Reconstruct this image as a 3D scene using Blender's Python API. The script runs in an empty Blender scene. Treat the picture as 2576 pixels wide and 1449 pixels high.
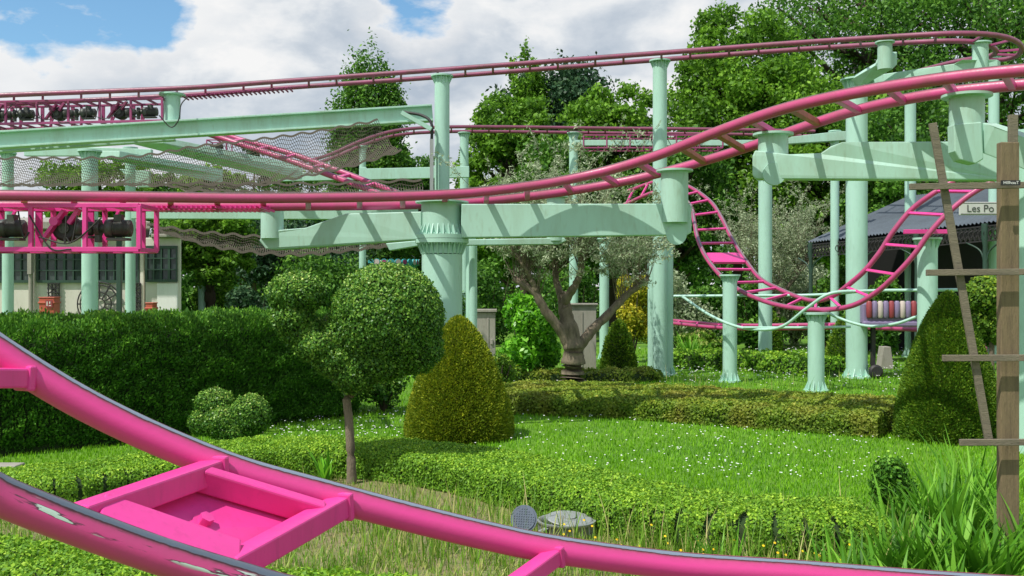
import bpy, math, random
import numpy as np
from mathutils import Vector, Matrix
random.seed(7); rng=np.random.default_rng(7)
F=35/36*2576; CX=1288; CY=724.5; CH=1.8
def W(u,v,d): return Vector(((u-CX)*d/F,d,CH-(v-CY)*d/F))
def G(u,v): return W(u,v,F*CH/(v-CY))
def GX(u,d): return Vector(((u-CX)*d/F,d,0))
def ZV(v,d): return CH-(v-CY)*d/F
COL=bpy.context.scene.collection
# ---------------- materials
def nodes(name):
    m=bpy.data.materials.new(name); m.use_nodes=True; nt=m.node_tree; nt.nodes.clear()
    out=nt.nodes.new('ShaderNodeOutputMaterial'); return m,nt,out
def N(nt,t,**k):
    n=nt.nodes.new(t)
    for a,b in k.items():
        if a.startswith('i_'):
            key=a[2:]; key=int(key) if key.isdigit() else key.replace('_',' ')
            n.inputs[key].default_value=b
        else: setattr(n,a,b)
    return n
def ramp(nt,fac,stops):
    r=nt.nodes.new('ShaderNodeValToRGB'); e=r.color_ramp.elements
    e.remove(e[1]); e[0].position=stops[0][0]
    for p,c in stops[1:]: e.new(p)
    for el,(p,c) in zip(sorted(e,key=lambda x:x.position),stops):
        if not hasattr(c,'__len__'): c=(c,c,c)
        el.color=(*c,1)
    nt.links.new(fac,r.inputs[0]); return r.outputs[0]
def mixc(nt,fac,a,b):
    m=nt.nodes.new('ShaderNodeMix'); m.data_type='RGBA'
    for s,x in ((0,fac),(6,a),(7,b)):
        if hasattr(x,'is_linked'): nt.links.new(x,m.inputs[s])
        elif s==0: m.inputs[0].default_value=x
        else: m.inputs[s].default_value=(*x,1)
    return m.outputs[2]
def paint(name,col,rough=0.45,dirt=None,scale=3,amt=.5,metal=0,bump=.1,stretch=(1,1,.25)):
    m,nt,out=nodes(name)
    tc=N(nt,'ShaderNodeNewGeometry')
    mp=N(nt,'ShaderNodeMapping'); mp.inputs['Scale'].default_value=stretch
    nt.links.new(tc.outputs['Position'],mp.inputs[0])
    n1=N(nt,'ShaderNodeTexNoise',i_Scale=scale,i_Detail=8,i_Roughness=.7); nt.links.new(mp.outputs[0],n1.inputs['Vector'])
    n2=N(nt,'ShaderNodeTexNoise',i_Scale=scale*9,i_Detail=5); nt.links.new(mp.outputs[0],n2.inputs['Vector'])
    dirt=dirt or tuple(c*.5 for c in col)
    f=ramp(nt,n1.outputs[0],[(.45,0),(.72,amt)])
    c=mixc(nt,f,col,dirt)
    f2=ramp(nt,n2.outputs[0],[(.56,0),(.74,amt*.7)])
    c=mixc(nt,f2,c,dirt)
    p=N(nt,'ShaderNodeBsdfPrincipled',i_Roughness=rough,i_Metallic=metal)
    nt.links.new(c,p.inputs['Base Color'])
    b=N(nt,'ShaderNodeBump',i_Strength=bump,i_Distance=.01); nt.links.new(n2.outputs[0],b.inputs['Height']); nt.links.new(b.outputs[0],p.inputs['Normal'])
    nt.links.new(p.outputs[0],out.inputs[0]); return m
def railmat(name,pink,worn,edge,width=.07,chip=(.5,.62,.55),chipamt=.0,fade=.5,soft=.16,tint2=None,center=.25):
    m,nt,out=nodes(name)
    uv=N(nt,'ShaderNodeUVMap'); sp=N(nt,'ShaderNodeSeparateXYZ'); nt.links.new(uv.outputs[0],sp.inputs[0])
    geo=N(nt,'ShaderNodeNewGeometry')
    n=N(nt,'ShaderNodeTexNoise',i_Scale=3.5,i_Detail=9,i_Roughness=.68); nt.links.new(geo.outputs['Position'],n.inputs['Vector'])
    n2=N(nt,'ShaderNodeTexNoise',i_Scale=40,i_Detail=6); nt.links.new(geo.outputs['Position'],n2.inputs['Vector'])
    def math_(op,a,b=None):
        q=N(nt,'ShaderNodeMath',operation=op)
        for i,x in enumerate((a,b)):
            if x is None: continue
            if hasattr(x,'is_linked'): nt.links.new(x,q.inputs[i])
            else: q.inputs[i].default_value=x
        return q.outputs[0]
    d0=math_('ABSOLUTE',math_('SUBTRACT',sp.outputs[0],center))
    d=math_('ADD',d0,math_('MULTIPLY',math_('SUBTRACT',n.outputs[0],.5),.05))
    d=math_('ADD',d,math_('MULTIPLY',math_('SUBTRACT',n2.outputs[0],.5),.02))
    f=ramp(nt,n.outputs[0],[(.38,0),(.68,fade)])
    c=mixc(nt,f,pink,tint2 or edge)
    e=ramp(nt,d,[(width,1),(width+.02,.8),(width+.045,.4),(width+soft,0)])
    c=mixc(nt,e,c,edge)
    e3=ramp(nt,d,[(width*.8,0),(width,.95),(width+.01,.8),(width+.022,0)])
    c=mixc(nt,e3,c,tuple(x*.25 for x in edge))
    t=ramp(nt,d,[(width*.85,1),(width,0)])
    c=mixc(nt,t,c,worn)
    if chipamt>0:
        mp=N(nt,'ShaderNodeMapping'); mp.inputs['Scale'].default_value=(9,2.6,1); nt.links.new(uv.outputs[0],mp.inputs[0])
        n3=N(nt,'ShaderNodeTexNoise',i_Scale=1.8,i_Detail=5,i_Roughness=.5); nt.links.new(mp.outputs[0],n3.inputs['Vector'])
        band=ramp(nt,d0,[(.06,0),(.09,1),(.16,1),(.19,0)])
        th=.62-chipamt
        c2=mixc(nt,math_('MULTIPLY',ramp(nt,n3.outputs[0],[(th-.05,0),(th-.02,.9)]),band),c,(.05,.03,.04))
        cf=math_('MULTIPLY',ramp(nt,n3.outputs[0],[(th,0),(th+.008,1)]),band)
        c=mixc(nt,cf,c2,chip)
    p=N(nt,'ShaderNodeBsdfPrincipled')
    nt.links.new(ramp(nt,n2.outputs[0],[(.3,.32),(.7,.5)]),p.inputs['Roughness'])
    nt.links.new(c,p.inputs['Base Color']); nt.links.new(math_('MULTIPLY',t,.4),p.inputs['Metallic'])
    b=N(nt,'ShaderNodeBump',i_Strength=.15,i_Distance=.004); nt.links.new(n2.outputs[0],b.inputs['Height']); nt.links.new(b.outputs[0],p.inputs['Normal'])
    nt.links.new(p.outputs[0],out.inputs[0]); return m
def leafmat(name,stops,trans=.3,rough=.55,pos=None,posc=None,gain=2.0):
    m,nt,out=nodes(name)
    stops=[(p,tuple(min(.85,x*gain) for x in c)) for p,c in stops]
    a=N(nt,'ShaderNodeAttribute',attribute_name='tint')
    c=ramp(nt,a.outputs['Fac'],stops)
    if posc:
        g=N(nt,'ShaderNodeNewGeometry'); n=N(nt,'ShaderNodeTexNoise',i_Scale=pos,i_Detail=4); nt.links.new(g.outputs['Position'],n.inputs['Vector'])
        c=mixc(nt,ramp(nt,n.outputs[0],[(.45,0),(.68,.7)]),c,posc)
    p=N(nt,'ShaderNodeBsdfPrincipled',i_Roughness=rough); nt.links.new(c,p.inputs['Base Color'])
    p.inputs['Specular IOR Level'].default_value=.3
    t=N(nt,'ShaderNodeBsdfTranslucent'); nt.links.new(c,t.inputs[0])
    mx=N(nt,'ShaderNodeMixShader',i_0=trans); nt.links.new(p.outputs[0],mx.inputs[1]); nt.links.new(t.outputs[0],mx.inputs[2])
    nt.links.new(mx.outputs[0],out.inputs[0]); return m
MINT=paint('mint_paint',(.41,.65,.55),.42,(.25,.40,.31),2.2,.4)
MINT2=paint('mint_paint_stained',(.41,.64,.54),.45,(.26,.33,.21),2.0,.5)
PINK=paint('pink_paint',(.78,.055,.31),.36,(.48,.04,.18),4,.4)
PINKD=paint('pink_paint_faded',(.34,.055,.17),.45,(.16,.05,.08),4,.7)
RUST=paint('rusty_paint',(.45,.12,.08),.6,(.25,.07,.03),6,.8)
BLACK=paint('black_rubber',(.02,.02,.022),.6,(.06,.05,.04),8,.6)
STEEL=paint('dark_steel',(.09,.10,.09),.5,(.05,.04,.03),10,.7,.4)
GALV=paint('grey_metal',(.35,.37,.37),.5,(.2,.2,.18),8,.5,.3)
WALL=paint('cream_wall',(.66,.63,.56),.8,(.45,.42,.35),1.2,.5)
WHITE=paint('white_paint',(.78,.78,.76),.6,(.5,.5,.45),2,.4)
SIGNW=paint('sign_white',(.55,.55,.52),.6,(.4,.4,.36),2,.4)
GLASS=paint('dark_glass',(.03,.045,.045),.12,(.09,.12,.10),1.5,.8,0,0)
GREENFR=paint('dark_green_frame',(.03,.07,.05),.5,(.02,.03,.02),5,.5)
REDP=paint('red_paint',(.30,.05,.06),.5,(.2,.05,.04),6,.5)
ORANGE=paint('orange_paint',(.50,.10,.06),.5,(.3,.07,.03),6,.5)
SLATE=paint('grey_roof',(.12,.145,.17),.6,(.07,.08,.09),3,.6)
WOOD=paint('weathered_wood',(.21,.155,.085),.8,(.09,.065,.04),9,.8,0,.6,(4,4,.3))
WOODG=paint('grey_wood',(.20,.17,.12),.85,(.09,.08,.06),9,.8,0,.6,(.4,4,4))
BARK=paint('bark',(.21,.17,.12),.9,(.06,.048,.034),9,.9,0,1.0,(1.5,1.5,.4))
BARKD=paint('dark_bark',(.07,.055,.035),.9,(.03,.022,.015),7,.9,0,.8)
CONC=paint('concrete',(.33,.31,.27),.85,(.18,.17,.13),5,.6)
TEAL=paint('teal_paint',(.05,.35,.36),.5,None,6,.3)
CREAM=paint('cream_paint',(.55,.47,.42),.6,None,6,.3)
LILAC=paint('lilac_paint',(.24,.19,.33),.5,None,5,.4)
DARK=paint('interior_shade',(.012,.013,.012),.9,None,4,.3)  # near-black colour standing in for shade inside the pavilion
NET=paint('brown_net',(.13,.11,.085),.8,None,4,.3)
CORE=paint('foliage_core',(.02,.05,.008),.95,(.02,.025,.008),6,.8,0,.3)
COREY=paint('foliage_core_brown',(.07,.09,.012),.95,(.05,.05,.01),6,.8,0,.3)
R_FG=railmat('rail_pink_worn',(.78,.055,.31),(.27,.32,.40),(.20,.055,.06),.035,fade=.35,soft=.11,tint2=(.6,.07,.24),center=.20)
R_FG2=railmat('rail_pink_chipped',(.72,.055,.27),(.14,.17,.21),(.13,.045,.05),.05,chipamt=.035,fade=.5,soft=.12,tint2=(.5,.07,.2),center=.19)
R_A=railmat('rail_pink_rusty',(.58,.065,.22),(.20,.11,.12),(.25,.11,.09),.05,fade=.8,soft=.11,tint2=(.36,.09,.14),center=.20)
R_B=railmat('rail_pink_faded',(.34,.07,.165),(.20,.13,.15),(.18,.075,.09),.09,fade=.9)
R_C=railmat('rail_pink_far',(.56,.06,.22),(.34,.24,.28),(.24,.06,.10),.07,fade=.6)
# ---------------- mesh builder
class MB:
    def __init__(s): s.v=[]; s.f=[]; s.sm=[]; s.uv=[]
    def face(s,idx,smooth=False,uv=None): s.f.append(idx); s.sm.append(smooth); s.uv.append(uv)
    def add(s,vs): b=len(s.v); s.v+= [Vector(x) for x in vs]; return b
    def hexa(s,p):
        b=s.add(p)
        for q in ((3,2,1,0),(4,5,6,7),(0,1,5,4),(1,2,6,5),(2,3,7,6),(3,0,4,7)): s.face([b+i for i in q])
    def box(s,lo,hi):
        x0,y0,z0=lo; x1,y1,z1=hi
        s.hexa([(x0,y0,z0),(x1,y0,z0),(x1,y1,z0),(x0,y1,z0),(x0,y0,z1),(x1,y0,z1),(x1,y1,z1),(x0,y1,z1)])
    def beam(s,P,Q,w,h,up=Vector((0,0,1))):
        P=Vector(P);Q=Vector(Q); t=(Q-P).normalized(); sd=t.cross(up)
        if sd.length<1e-3: sd=t.cross(Vector((0,1,0)))
        sd.normalize(); u=sd.cross(t).normalized(); a=sd*w/2; b=u*h/2
        s.hexa([P-a-b,P+a-b,Q+a-b,Q-a-b,P-a+b,P+a+b,Q+a+b,Q-a+b])
    def prism(s,pts,off):
        off=Vector(off); n=len(pts); b=s.add(pts); c=s.add([Vector(p)+off for p in pts])
        s.face([b+i for i in range(n)]); s.face([c+i for i in reversed(range(n))])
        for i in range(n): j=(i+1)%n; s.face([b+i,c+i,c+j,b+j])
    def lathe(s,P,Q,prof,n=20,cap=True):
        P=Vector(P);Q=Vector(Q); ax=(Q-P).normalized()
        a=ax.cross(Vector((0,0,1)) if abs(ax.z)<.9 else Vector((1,0,0))).normalized(); b=ax.cross(a)
        prev=None
        for k,(t,r) in enumerate(prof):
            c=P+(Q-P)*t
            ring=s.add([c+(a*math.cos(2*math.pi*i/n)+b*math.sin(2*math.pi*i/n))*r for i in range(n)])
            if prev is not None:
                for i in range(n): j=(i+1)%n; s.face([prev+i,prev+j,ring+j,ring+i],abs(prof[k][0]-prof[k-1][0])>1e-4)
            prev=ring
            if cap and k in (0,len(prof)-1):
                cc=s.add([s.v[ring+i] for i in range(n)]); s.face([cc+i for i in range(n)])
    def cyl(s,P,Q,r,n=20,r2=None): s.lathe(P,Q,[(0,r),(1,r2 if r2 else r)],n)
    def tube(s,pts,r,n=12,cap=True):
        up=Vector((0,0,1)); L=0; prev=None; m=len(pts); L0=0
        rr=r if hasattr(r,'__len__') else [r]*m
        for k,p in enumerate(pts):
            t=(pts[min(k+1,m-1)]-pts[max(k-1,0)]).normalized()
            sd=t.cross(up)
            if sd.length<.05: sd=t.cross(Vector((0,1,.0)))
            sd.normalize(); u=sd.cross(t)
            if k: L+=(p-pts[k-1]).length
            b=s.add([p+(sd*math.cos(2*math.pi*i/n)+u*math.sin(2*math.pi*i/n))*rr[k] for i in range(n)])
            if prev is not None:
                for i in range(n):
                    j=(i+1)%n
                    s.face([prev+i,prev+j,b+j,b+i],True,[(i/n,L0),((i+1)/n,L0),((i+1)/n,L),(i/n,L)])
            if cap and k in (0,m-1):
                cc=s.add([s.v[b+i] for i in range(n)]); s.face([cc+i for i in range(n)],False,[(.75,0)]*n)
            prev=b; L0=L
    def mesh(s,name,org,mats):
        me=bpy.data.meshes.new(name); me.from_pydata([tuple(v-org) for v in s.v],[],s.f)
        me.polygons.foreach_set('use_smooth',s.sm)
        if any(u is not None for u in s.uv):
            l=me.uv_layers.new(name='UVMap'); flat=[]
            for f,u in zip(s.f,s.uv): flat+= [c for q in (u or [(0,0)]*len(f)) for c in q]
            l.data.foreach_set('uv',flat)
        me.materials.append(mats); me.update(); return me
def tag(o,label,cat,group=None,kind=None):
    if label: o['label']=label
    if cat: o['category']=cat
    if group: o['group']=group
    if kind: o['kind']=kind
def empty(name,loc,label,cat,group=None):
    o=bpy.data.objects.new(name,None); o.location=loc; o.empty_display_size=.2; COL.objects.link(o); tag(o,label,cat,group); return o
def orgof(p):
    v=Vector(p.location)
    while p.parent: p=p.parent; v+=p.location
    return v
def bev(o,w):
    b=o.modifiers.new('b','BEVEL'); b.width=w; b.segments=2; b.limit_method='ANGLE'; b.angle_limit=.7
def part(name,mb,mats,par,bevel=0,label=None):
    me=mb if isinstance(mb,bpy.types.Mesh) else mb.mesh(name,orgof(par),mats)
    o=bpy.data.objects.new(name,me); COL.objects.link(o); o.parent=par
    if label: o['label']=label
    if bevel: bev(o,bevel)
    return o
def top(name,mb,mats,org,label,cat,group=None,kind=None,bevel=0):
    org=Vector(org); me=mb.mesh(name,org,mats); o=bpy.data.objects.new(name,me); o.location=org; COL.objects.link(o); tag(o,label,cat,group,kind)
    if bevel: bev(o,bevel)
    return o
def spline(pts,per=10):
    P=[Vector(p) for p in pts]; P=[P[0]*2-P[1]]+P+[P[-1]*2-P[-2]]; out=[]
    for i in range(1,len(P)-2):
        for k in range(per):
            t=k/per; a,b,c,d=P[i-1:i+3]
            out.append(.5*((2*b)+(c-a)*t+(2*a-5*b+4*c-d)*t*t+(3*b-a-3*c+d)*t**3))
    out.append(P[-2]); return out
def resample(pts,n,ref=None):
    ref=ref or pts; L=[0]
    for i in range(1,len(pts)): L.append(L[-1]+(ref[i]-ref[i-1]).length)
    out=[];j=0
    for k in range(n):
        s=L[-1]*k/(n-1)
        while j<len(L)-2 and L[j+1]<s: j+=1
        f=(s-L[j])/max(1e-9,L[j+1]-L[j]); out.append(pts[j].lerp(pts[j+1],min(1,f)))
    return out
# ---------------- numpy meshes
def npmesh(name,V,Fc,k,mat,tint=None):
    me=bpy.data.meshes.new(name); n=len(Fc)
    me.vertices.add(len(V)); me.vertices.foreach_set('co',np.asarray(V,dtype=np.float32).ravel())
    me.loops.add(n*k); me.loops.foreach_set('vertex_index',np.asarray(Fc,dtype=np.int32).ravel())
    me.polygons.add(n); me.polygons.foreach_set('loop_start',np.arange(n,dtype=np.int32)*k)
    try: me.polygons.foreach_set('loop_total',np.full(n,k,dtype=np.int32))
    except Exception: pass
    if tint is not None:
        a=me.attributes.new('tint','FLOAT','FACE'); a.data.foreach_set('value',np.asarray(tint,dtype=np.float32))
    me.materials.append(mat); me.update(calc_edges=True); return me
def nrm(a): return a/np.maximum(1e-6,np.linalg.norm(a,axis=1,keepdims=True))
def leafarr(C,Nn,L,Wd,jit=.6,T=None):
    n=len(C); R=rng.normal(size=(n,3))
    nn=nrm(Nn+jit*R) if Nn is not None else nrm(R)
    t=nrm(np.cross(nn,rng.normal(size=(n,3)))) if T is None else nrm(T+jit*.5*rng.normal(size=(n,3)))
    s=nrm(np.cross(nn,t)); l=(L*(.6+.8*rng.random(n)))[:,None]/2; w=(Wd*(.6+.8*rng.random(n)))[:,None]/2
    return np.stack([C-t*l,C+s*w,C+t*l,C-s*w],1).reshape(-1,3)
def leafmesh(name,C,Nn,L,Wd,mat,tint,jit=.6,T=None):
    V=leafarr(C,Nn,L,Wd,jit,T); return npmesh(name,V,np.arange(len(C)*4).reshape(-1,4),4,mat,tint)
def ribbons(name,B,az,ln,wd,lean,bend,mat,tint,S=4):
    n=len(B); dirn=np.stack([np.cos(az),np.sin(az),np.zeros(n)],1); sd=np.stack([-np.sin(az),np.cos(az),np.zeros(n)],1)
    rows=[]
    for k in range(S+1):
        t=k/S; p=B+dirn*(ln*lean*t**1.6)[:,None]; p[:,2]+=ln*(t-bend*t*t)
        w=(wd*(.55+.9*t if t<.4 else .91*(1-(t-.4)/.62)))[:,None]/2
        rows+= [p-sd*w,p+sd*w]
    V=np.stack(rows,1).reshape(-1,3); m=2*(S+1); base=(np.arange(n)*m)[:,None]
    Fc=np.concatenate([base+np.array([[2*k,2*k+1,2*k+3,2*k+2]]) for k in range(S)],1).reshape(-1,4)
    return npmesh(name,V,Fc,4,mat,np.repeat(tint,S))
def sphere_pts(n): return nrm(rng.normal(size=(n,3)))
# ---------------- leaf materials
L_BOX=leafmat('leaf_box',[(0,(.03,.08,.008)),(.5,(.08,.17,.012)),(.85,(.18,.28,.02)),(1,(.28,.38,.04))],.3,gain=2.3)
L_BOXB=leafmat('leaf_box_bronze',[(0,(.03,.065,.008)),(.5,(.09,.15,.012)),(.85,(.19,.23,.025)),(1,(.30,.27,.05))],.3,.55,1.6,(.32,.28,.05),gain=2.0)
L_TOP=leafmat('leaf_topiary',[(0,(.012,.04,.008)),(.45,(.04,.11,.012)),(.8,(.13,.22,.03)),(1,(.36,.40,.12))],.22,.4,gain=2.1)
L_YEWY=leafmat('leaf_golden_yew',[(0,(.045,.085,.006)),(.5,(.12,.165,.010)),(.85,(.25,.27,.015)),(1,(.42,.38,.03))],.28,gain=1.8)
L_YEW=leafmat('leaf_yew',[(0,(.018,.055,.006)),(.5,(.06,.125,.010)),(.85,(.14,.20,.014)),(1,(.25,.29,.02))],.28,gain=2.1)
L_THU=leafmat('leaf_thuja',[(0,(.012,.045,.006)),(.5,(.038,.115,.010)),(.85,(.10,.22,.02)),(1,(.20,.33,.04))],.28,gain=2.1)
L_TREE=leafmat('leaf_fresh',[(0,(.03,.08,.008)),(.5,(.08,.18,.012)),(.85,(.14,.27,.02)),(1,(.20,.34,.04))],.4,gain=1.8)
L_TREE2=leafmat('leaf_mid',[(0,(.015,.05,.008)),(.5,(.045,.12,.012)),(.85,(.085,.19,.018)),(1,(.14,.25,.035))],.35,gain=1.9)
L_DARK=leafmat('leaf_dark',[(0,(.008,.026,.010)),(.5,(.020,.06,.022)),(.85,(.045,.09,.035)),(1,(.07,.12,.05))],.15,gain=1.7)
L_OLIVE=leafmat('leaf_olive',[(0,(.09,.12,.06)),(.5,(.20,.24,.14)),(1,(.34,.38,.26))],.35,gain=1.9)
L_LAUR=leafmat('leaf_laurel',[(0,(.03,.12,.008)),(.5,(.09,.28,.012)),(1,(.2,.45,.03))],.35,.35,gain=1.6)
L_YB=leafmat('leaf_yellow_bush',[(0,(.15,.2,.01)),(.5,(.35,.34,.02)),(1,(.6,.5,.04))],.35,gain=1.3)
L_GRASS=leafmat('leaf_lawn',[(0,(.06,.16,.006)),(.5,(.11,.28,.008)),(1,(.20,.40,.015))],.4,.5,.6,(.22,.46,.012),gain=1.6)
L_TALL=leafmat('leaf_tall_grass',[(0,(.06,.14,.01)),(.55,(.14,.28,.02)),(.75,(.3,.36,.08)),(1,(.5,.42,.2))],.35,gain=1.4)
L_LILY=leafmat('leaf_strap',[(0,(.03,.10,.006)),(.5,(.07,.20,.010)),(1,(.15,.32,.03))],.4,.5,gain=1.8)
# ---------------- camera, world, sun
cam=bpy.data.cameras.new('camera'); co=bpy.data.objects.new('camera',cam); COL.objects.link(co)
co.location=(0,0,CH); co.rotation_euler=(math.radians(90),0,0); cam.lens=35; cam.sensor_width=36; cam.clip_end=2000
bpy.context.scene.camera=co
sc=bpy.context.scene; sc.view_settings.view_transform='Standard'
try: sc.view_settings.look='None'
except Exception: pass
EL=math.radians(58); AZ=math.radians(180+50)
sd=Vector((math.sin(AZ)*math.cos(EL),math.cos(AZ)*math.cos(EL),math.sin(EL)))
sl=bpy.data.lights.new('sun','SUN'); sl.energy=4.7; sl.angle=math.radians(.6); sl.color=(1,.95,.86)
so=bpy.data.objects.new('sun',sl); so.rotation_euler=(-sd).to_track_quat('-Z','Y').to_euler(); so.location=(0,0,30); COL.objects.link(so)
w=bpy.data.worlds.new('World'); sc.world=w; w.use_nodes=True; nt=w.node_tree; nt.nodes.clear()
out=nt.nodes.new('ShaderNodeOutputWorld'); bg=N(nt,'ShaderNodeBackground',i_Strength=.12)
sky=nt.nodes.new('ShaderNodeTexSky'); sky.sky_type='NISHITA'; sky.sun_disc=False; sky.sun_elevation=EL; sky.sun_rotation=AZ
tc=nt.nodes.new('ShaderNodeTexCoord')
mp=N(nt,'ShaderNodeMapping'); mp.inputs['Scale'].default_value=(1,1,1.9); mp.inputs['Location'].default_value=(.3,.2,.15); nt.links.new(tc.outputs['Generated'],mp.inputs[0])
n1=N(nt,'ShaderNodeTexNoise',i_Scale=3.0,i_Detail=14,i_Roughness=.52,i_Distortion=.1); nt.links.new(mp.outputs[0],n1.inputs['Vector'])
n2=N(nt,'ShaderNodeTexNoise',i_Scale=8,i_Detail=14,i_Roughness=.56,i_Distortion=.15); nt.links.new(mp.outputs[0],n2.inputs['Vector'])
gap=None
for (u,v,amp,r0,r1) in ((310,-115,.37,.05,.172),(1050,-120,.18,.03,.11),(-60,10,.13,.03,.1)):
    gd=(W(u,v,1)-Vector((0,0,CH))).normalized()
    vm=N(nt,'ShaderNodeVectorMath',operation='DISTANCE'); nt.links.new(tc.outputs['Generated'],vm.inputs[0]); vm.inputs[1].default_value=gd
    g_=ramp(nt,vm.outputs['Value'],[(r0,amp),(r1,0)])
    if gap is None: gap=g_
    else:
        ad=N(nt,'ShaderNodeMath',operation='ADD'); nt.links.new(gap,ad.inputs[0]); nt.links.new(g_,ad.inputs[1]); gap=ad.outputs[0]
m1=N(nt,'ShaderNodeMath',operation='SUBTRACT'); nt.links.new(n1.outputs[0],m1.inputs[0]); nt.links.new(gap,m1.inputs[1])
m2=N(nt,'ShaderNodeMath',operation='MULTIPLY_ADD'); nt.links.new(n2.outputs[0],m2.inputs[0]); m2.inputs[1].default_value=.6; nt.links.new(m1.outputs[0],m2.inputs[2])
cov=ramp(nt,m2.outputs[0],[(.56,0),(.63,1)])
sx=nt.nodes.new('ShaderNodeSeparateXYZ'); nt.links.new(tc.outputs['Generated'],sx.inputs[0])
elev=ramp(nt,sx.outputs[2],[(.0,1),(.5,1),(.8,.2)])
mm=N(nt,'ShaderNodeMath',operation='MULTIPLY'); nt.links.new(cov,mm.inputs[0]); nt.links.new(elev,mm.inputs[1])
ccA=ramp(nt,n2.outputs[0],[(.34,(.50,.58,.68)),(.46,(.68,.74,.81)),(.54,(.87,.90,.93)),(.62,(1,1,1))])
edge=ramp(nt,m2.outputs[0],[(.62,.8),(.73,0)])
cc=mixc(nt,edge,ccA,(1.0,1.0,1.0))
sc10=N(nt,'ShaderNodeVectorMath',operation='SCALE'); nt.links.new(cc,sc10.inputs[0]); sc10.inputs['Scale'].default_value=7.7
skb=N(nt,'ShaderNodeVectorMath',operation='MULTIPLY'); nt.links.new(sky.outputs[0],skb.inputs[0]); skb.inputs[1].default_value=(.95,1.3,1.4)
mxx=mixc(nt,mm.outputs[0],skb.outputs[0],sc10.outputs[0])
nt.links.new(mxx,bg.inputs[0]); nt.links.new(bg.outputs[0],out.inputs[0])
# ---------------- ground
def groundmat():
    m,nt,out=nodes('ground_lawn')
    ge=N(nt,'ShaderNodeNewGeometry'); a=N(nt,'ShaderNodeTexNoise',i_Scale=.7,i_Detail=8,i_Roughness=.65); b=N(nt,'ShaderNodeTexNoise',i_Scale=25,i_Detail=8)
    for x in (a,b): nt.links.new(ge.outputs['Position'],x.inputs['Vector'])
    c=mixc(nt,ramp(nt,a.outputs[0],[(.4,0),(.65,1)]),(.08,.21,.010),(.15,.31,.014))
    c=mixc(nt,ramp(nt,b.outputs[0],[(.5,0),(.75,.4)]),c,(.07,.10,.015))
    p=N(nt,'ShaderNodeBsdfPrincipled',i_Roughness=.95); nt.links.new(c,p.inputs['Base Color'])
    bb=N(nt,'ShaderNodeBump',i_Strength=.8,i_Distance=.05); nt.links.new(b.outputs[0],bb.inputs['Height']); nt.links.new(bb.outputs[0],p.inputs['Normal'])
    nt.links.new(p.outputs[0],out.inputs[0]); return m
mb=MB(); b=mb.add([(-500,-60,0),(500,-60,0),(500,900,0),(-500,900,0)]); mb.face([b,b+1,b+2,b+3])
top('ground',mb,groundmat(),(0,0,0),'green lawn ground of the garden','ground',kind='structure')
SOIL=paint('dry_soil',(.22,.18,.09),.95,(.16,.22,.06),5,.8,0,.8,(1,1,1))
mb=MB(); pts=[]
for u,v in [(-300,1260),(300,1235),(700,1200),(900,1190),(1150,1220),(1350,1260),(1550,1340),(1800,1400),(2200,1400),(2900,1420),(3000,1900),(-600,1900)]:
    p=G(u,v); pts.append((p.x,p.y,.004))
b=mb.add(pts); mb.face([b+i for i in reversed(range(len(pts)))])
top('soil_bed',mb,SOIL,pts[0],'bare soil bed with dry grass beside the hedge','soil',kind='structure')
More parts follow.
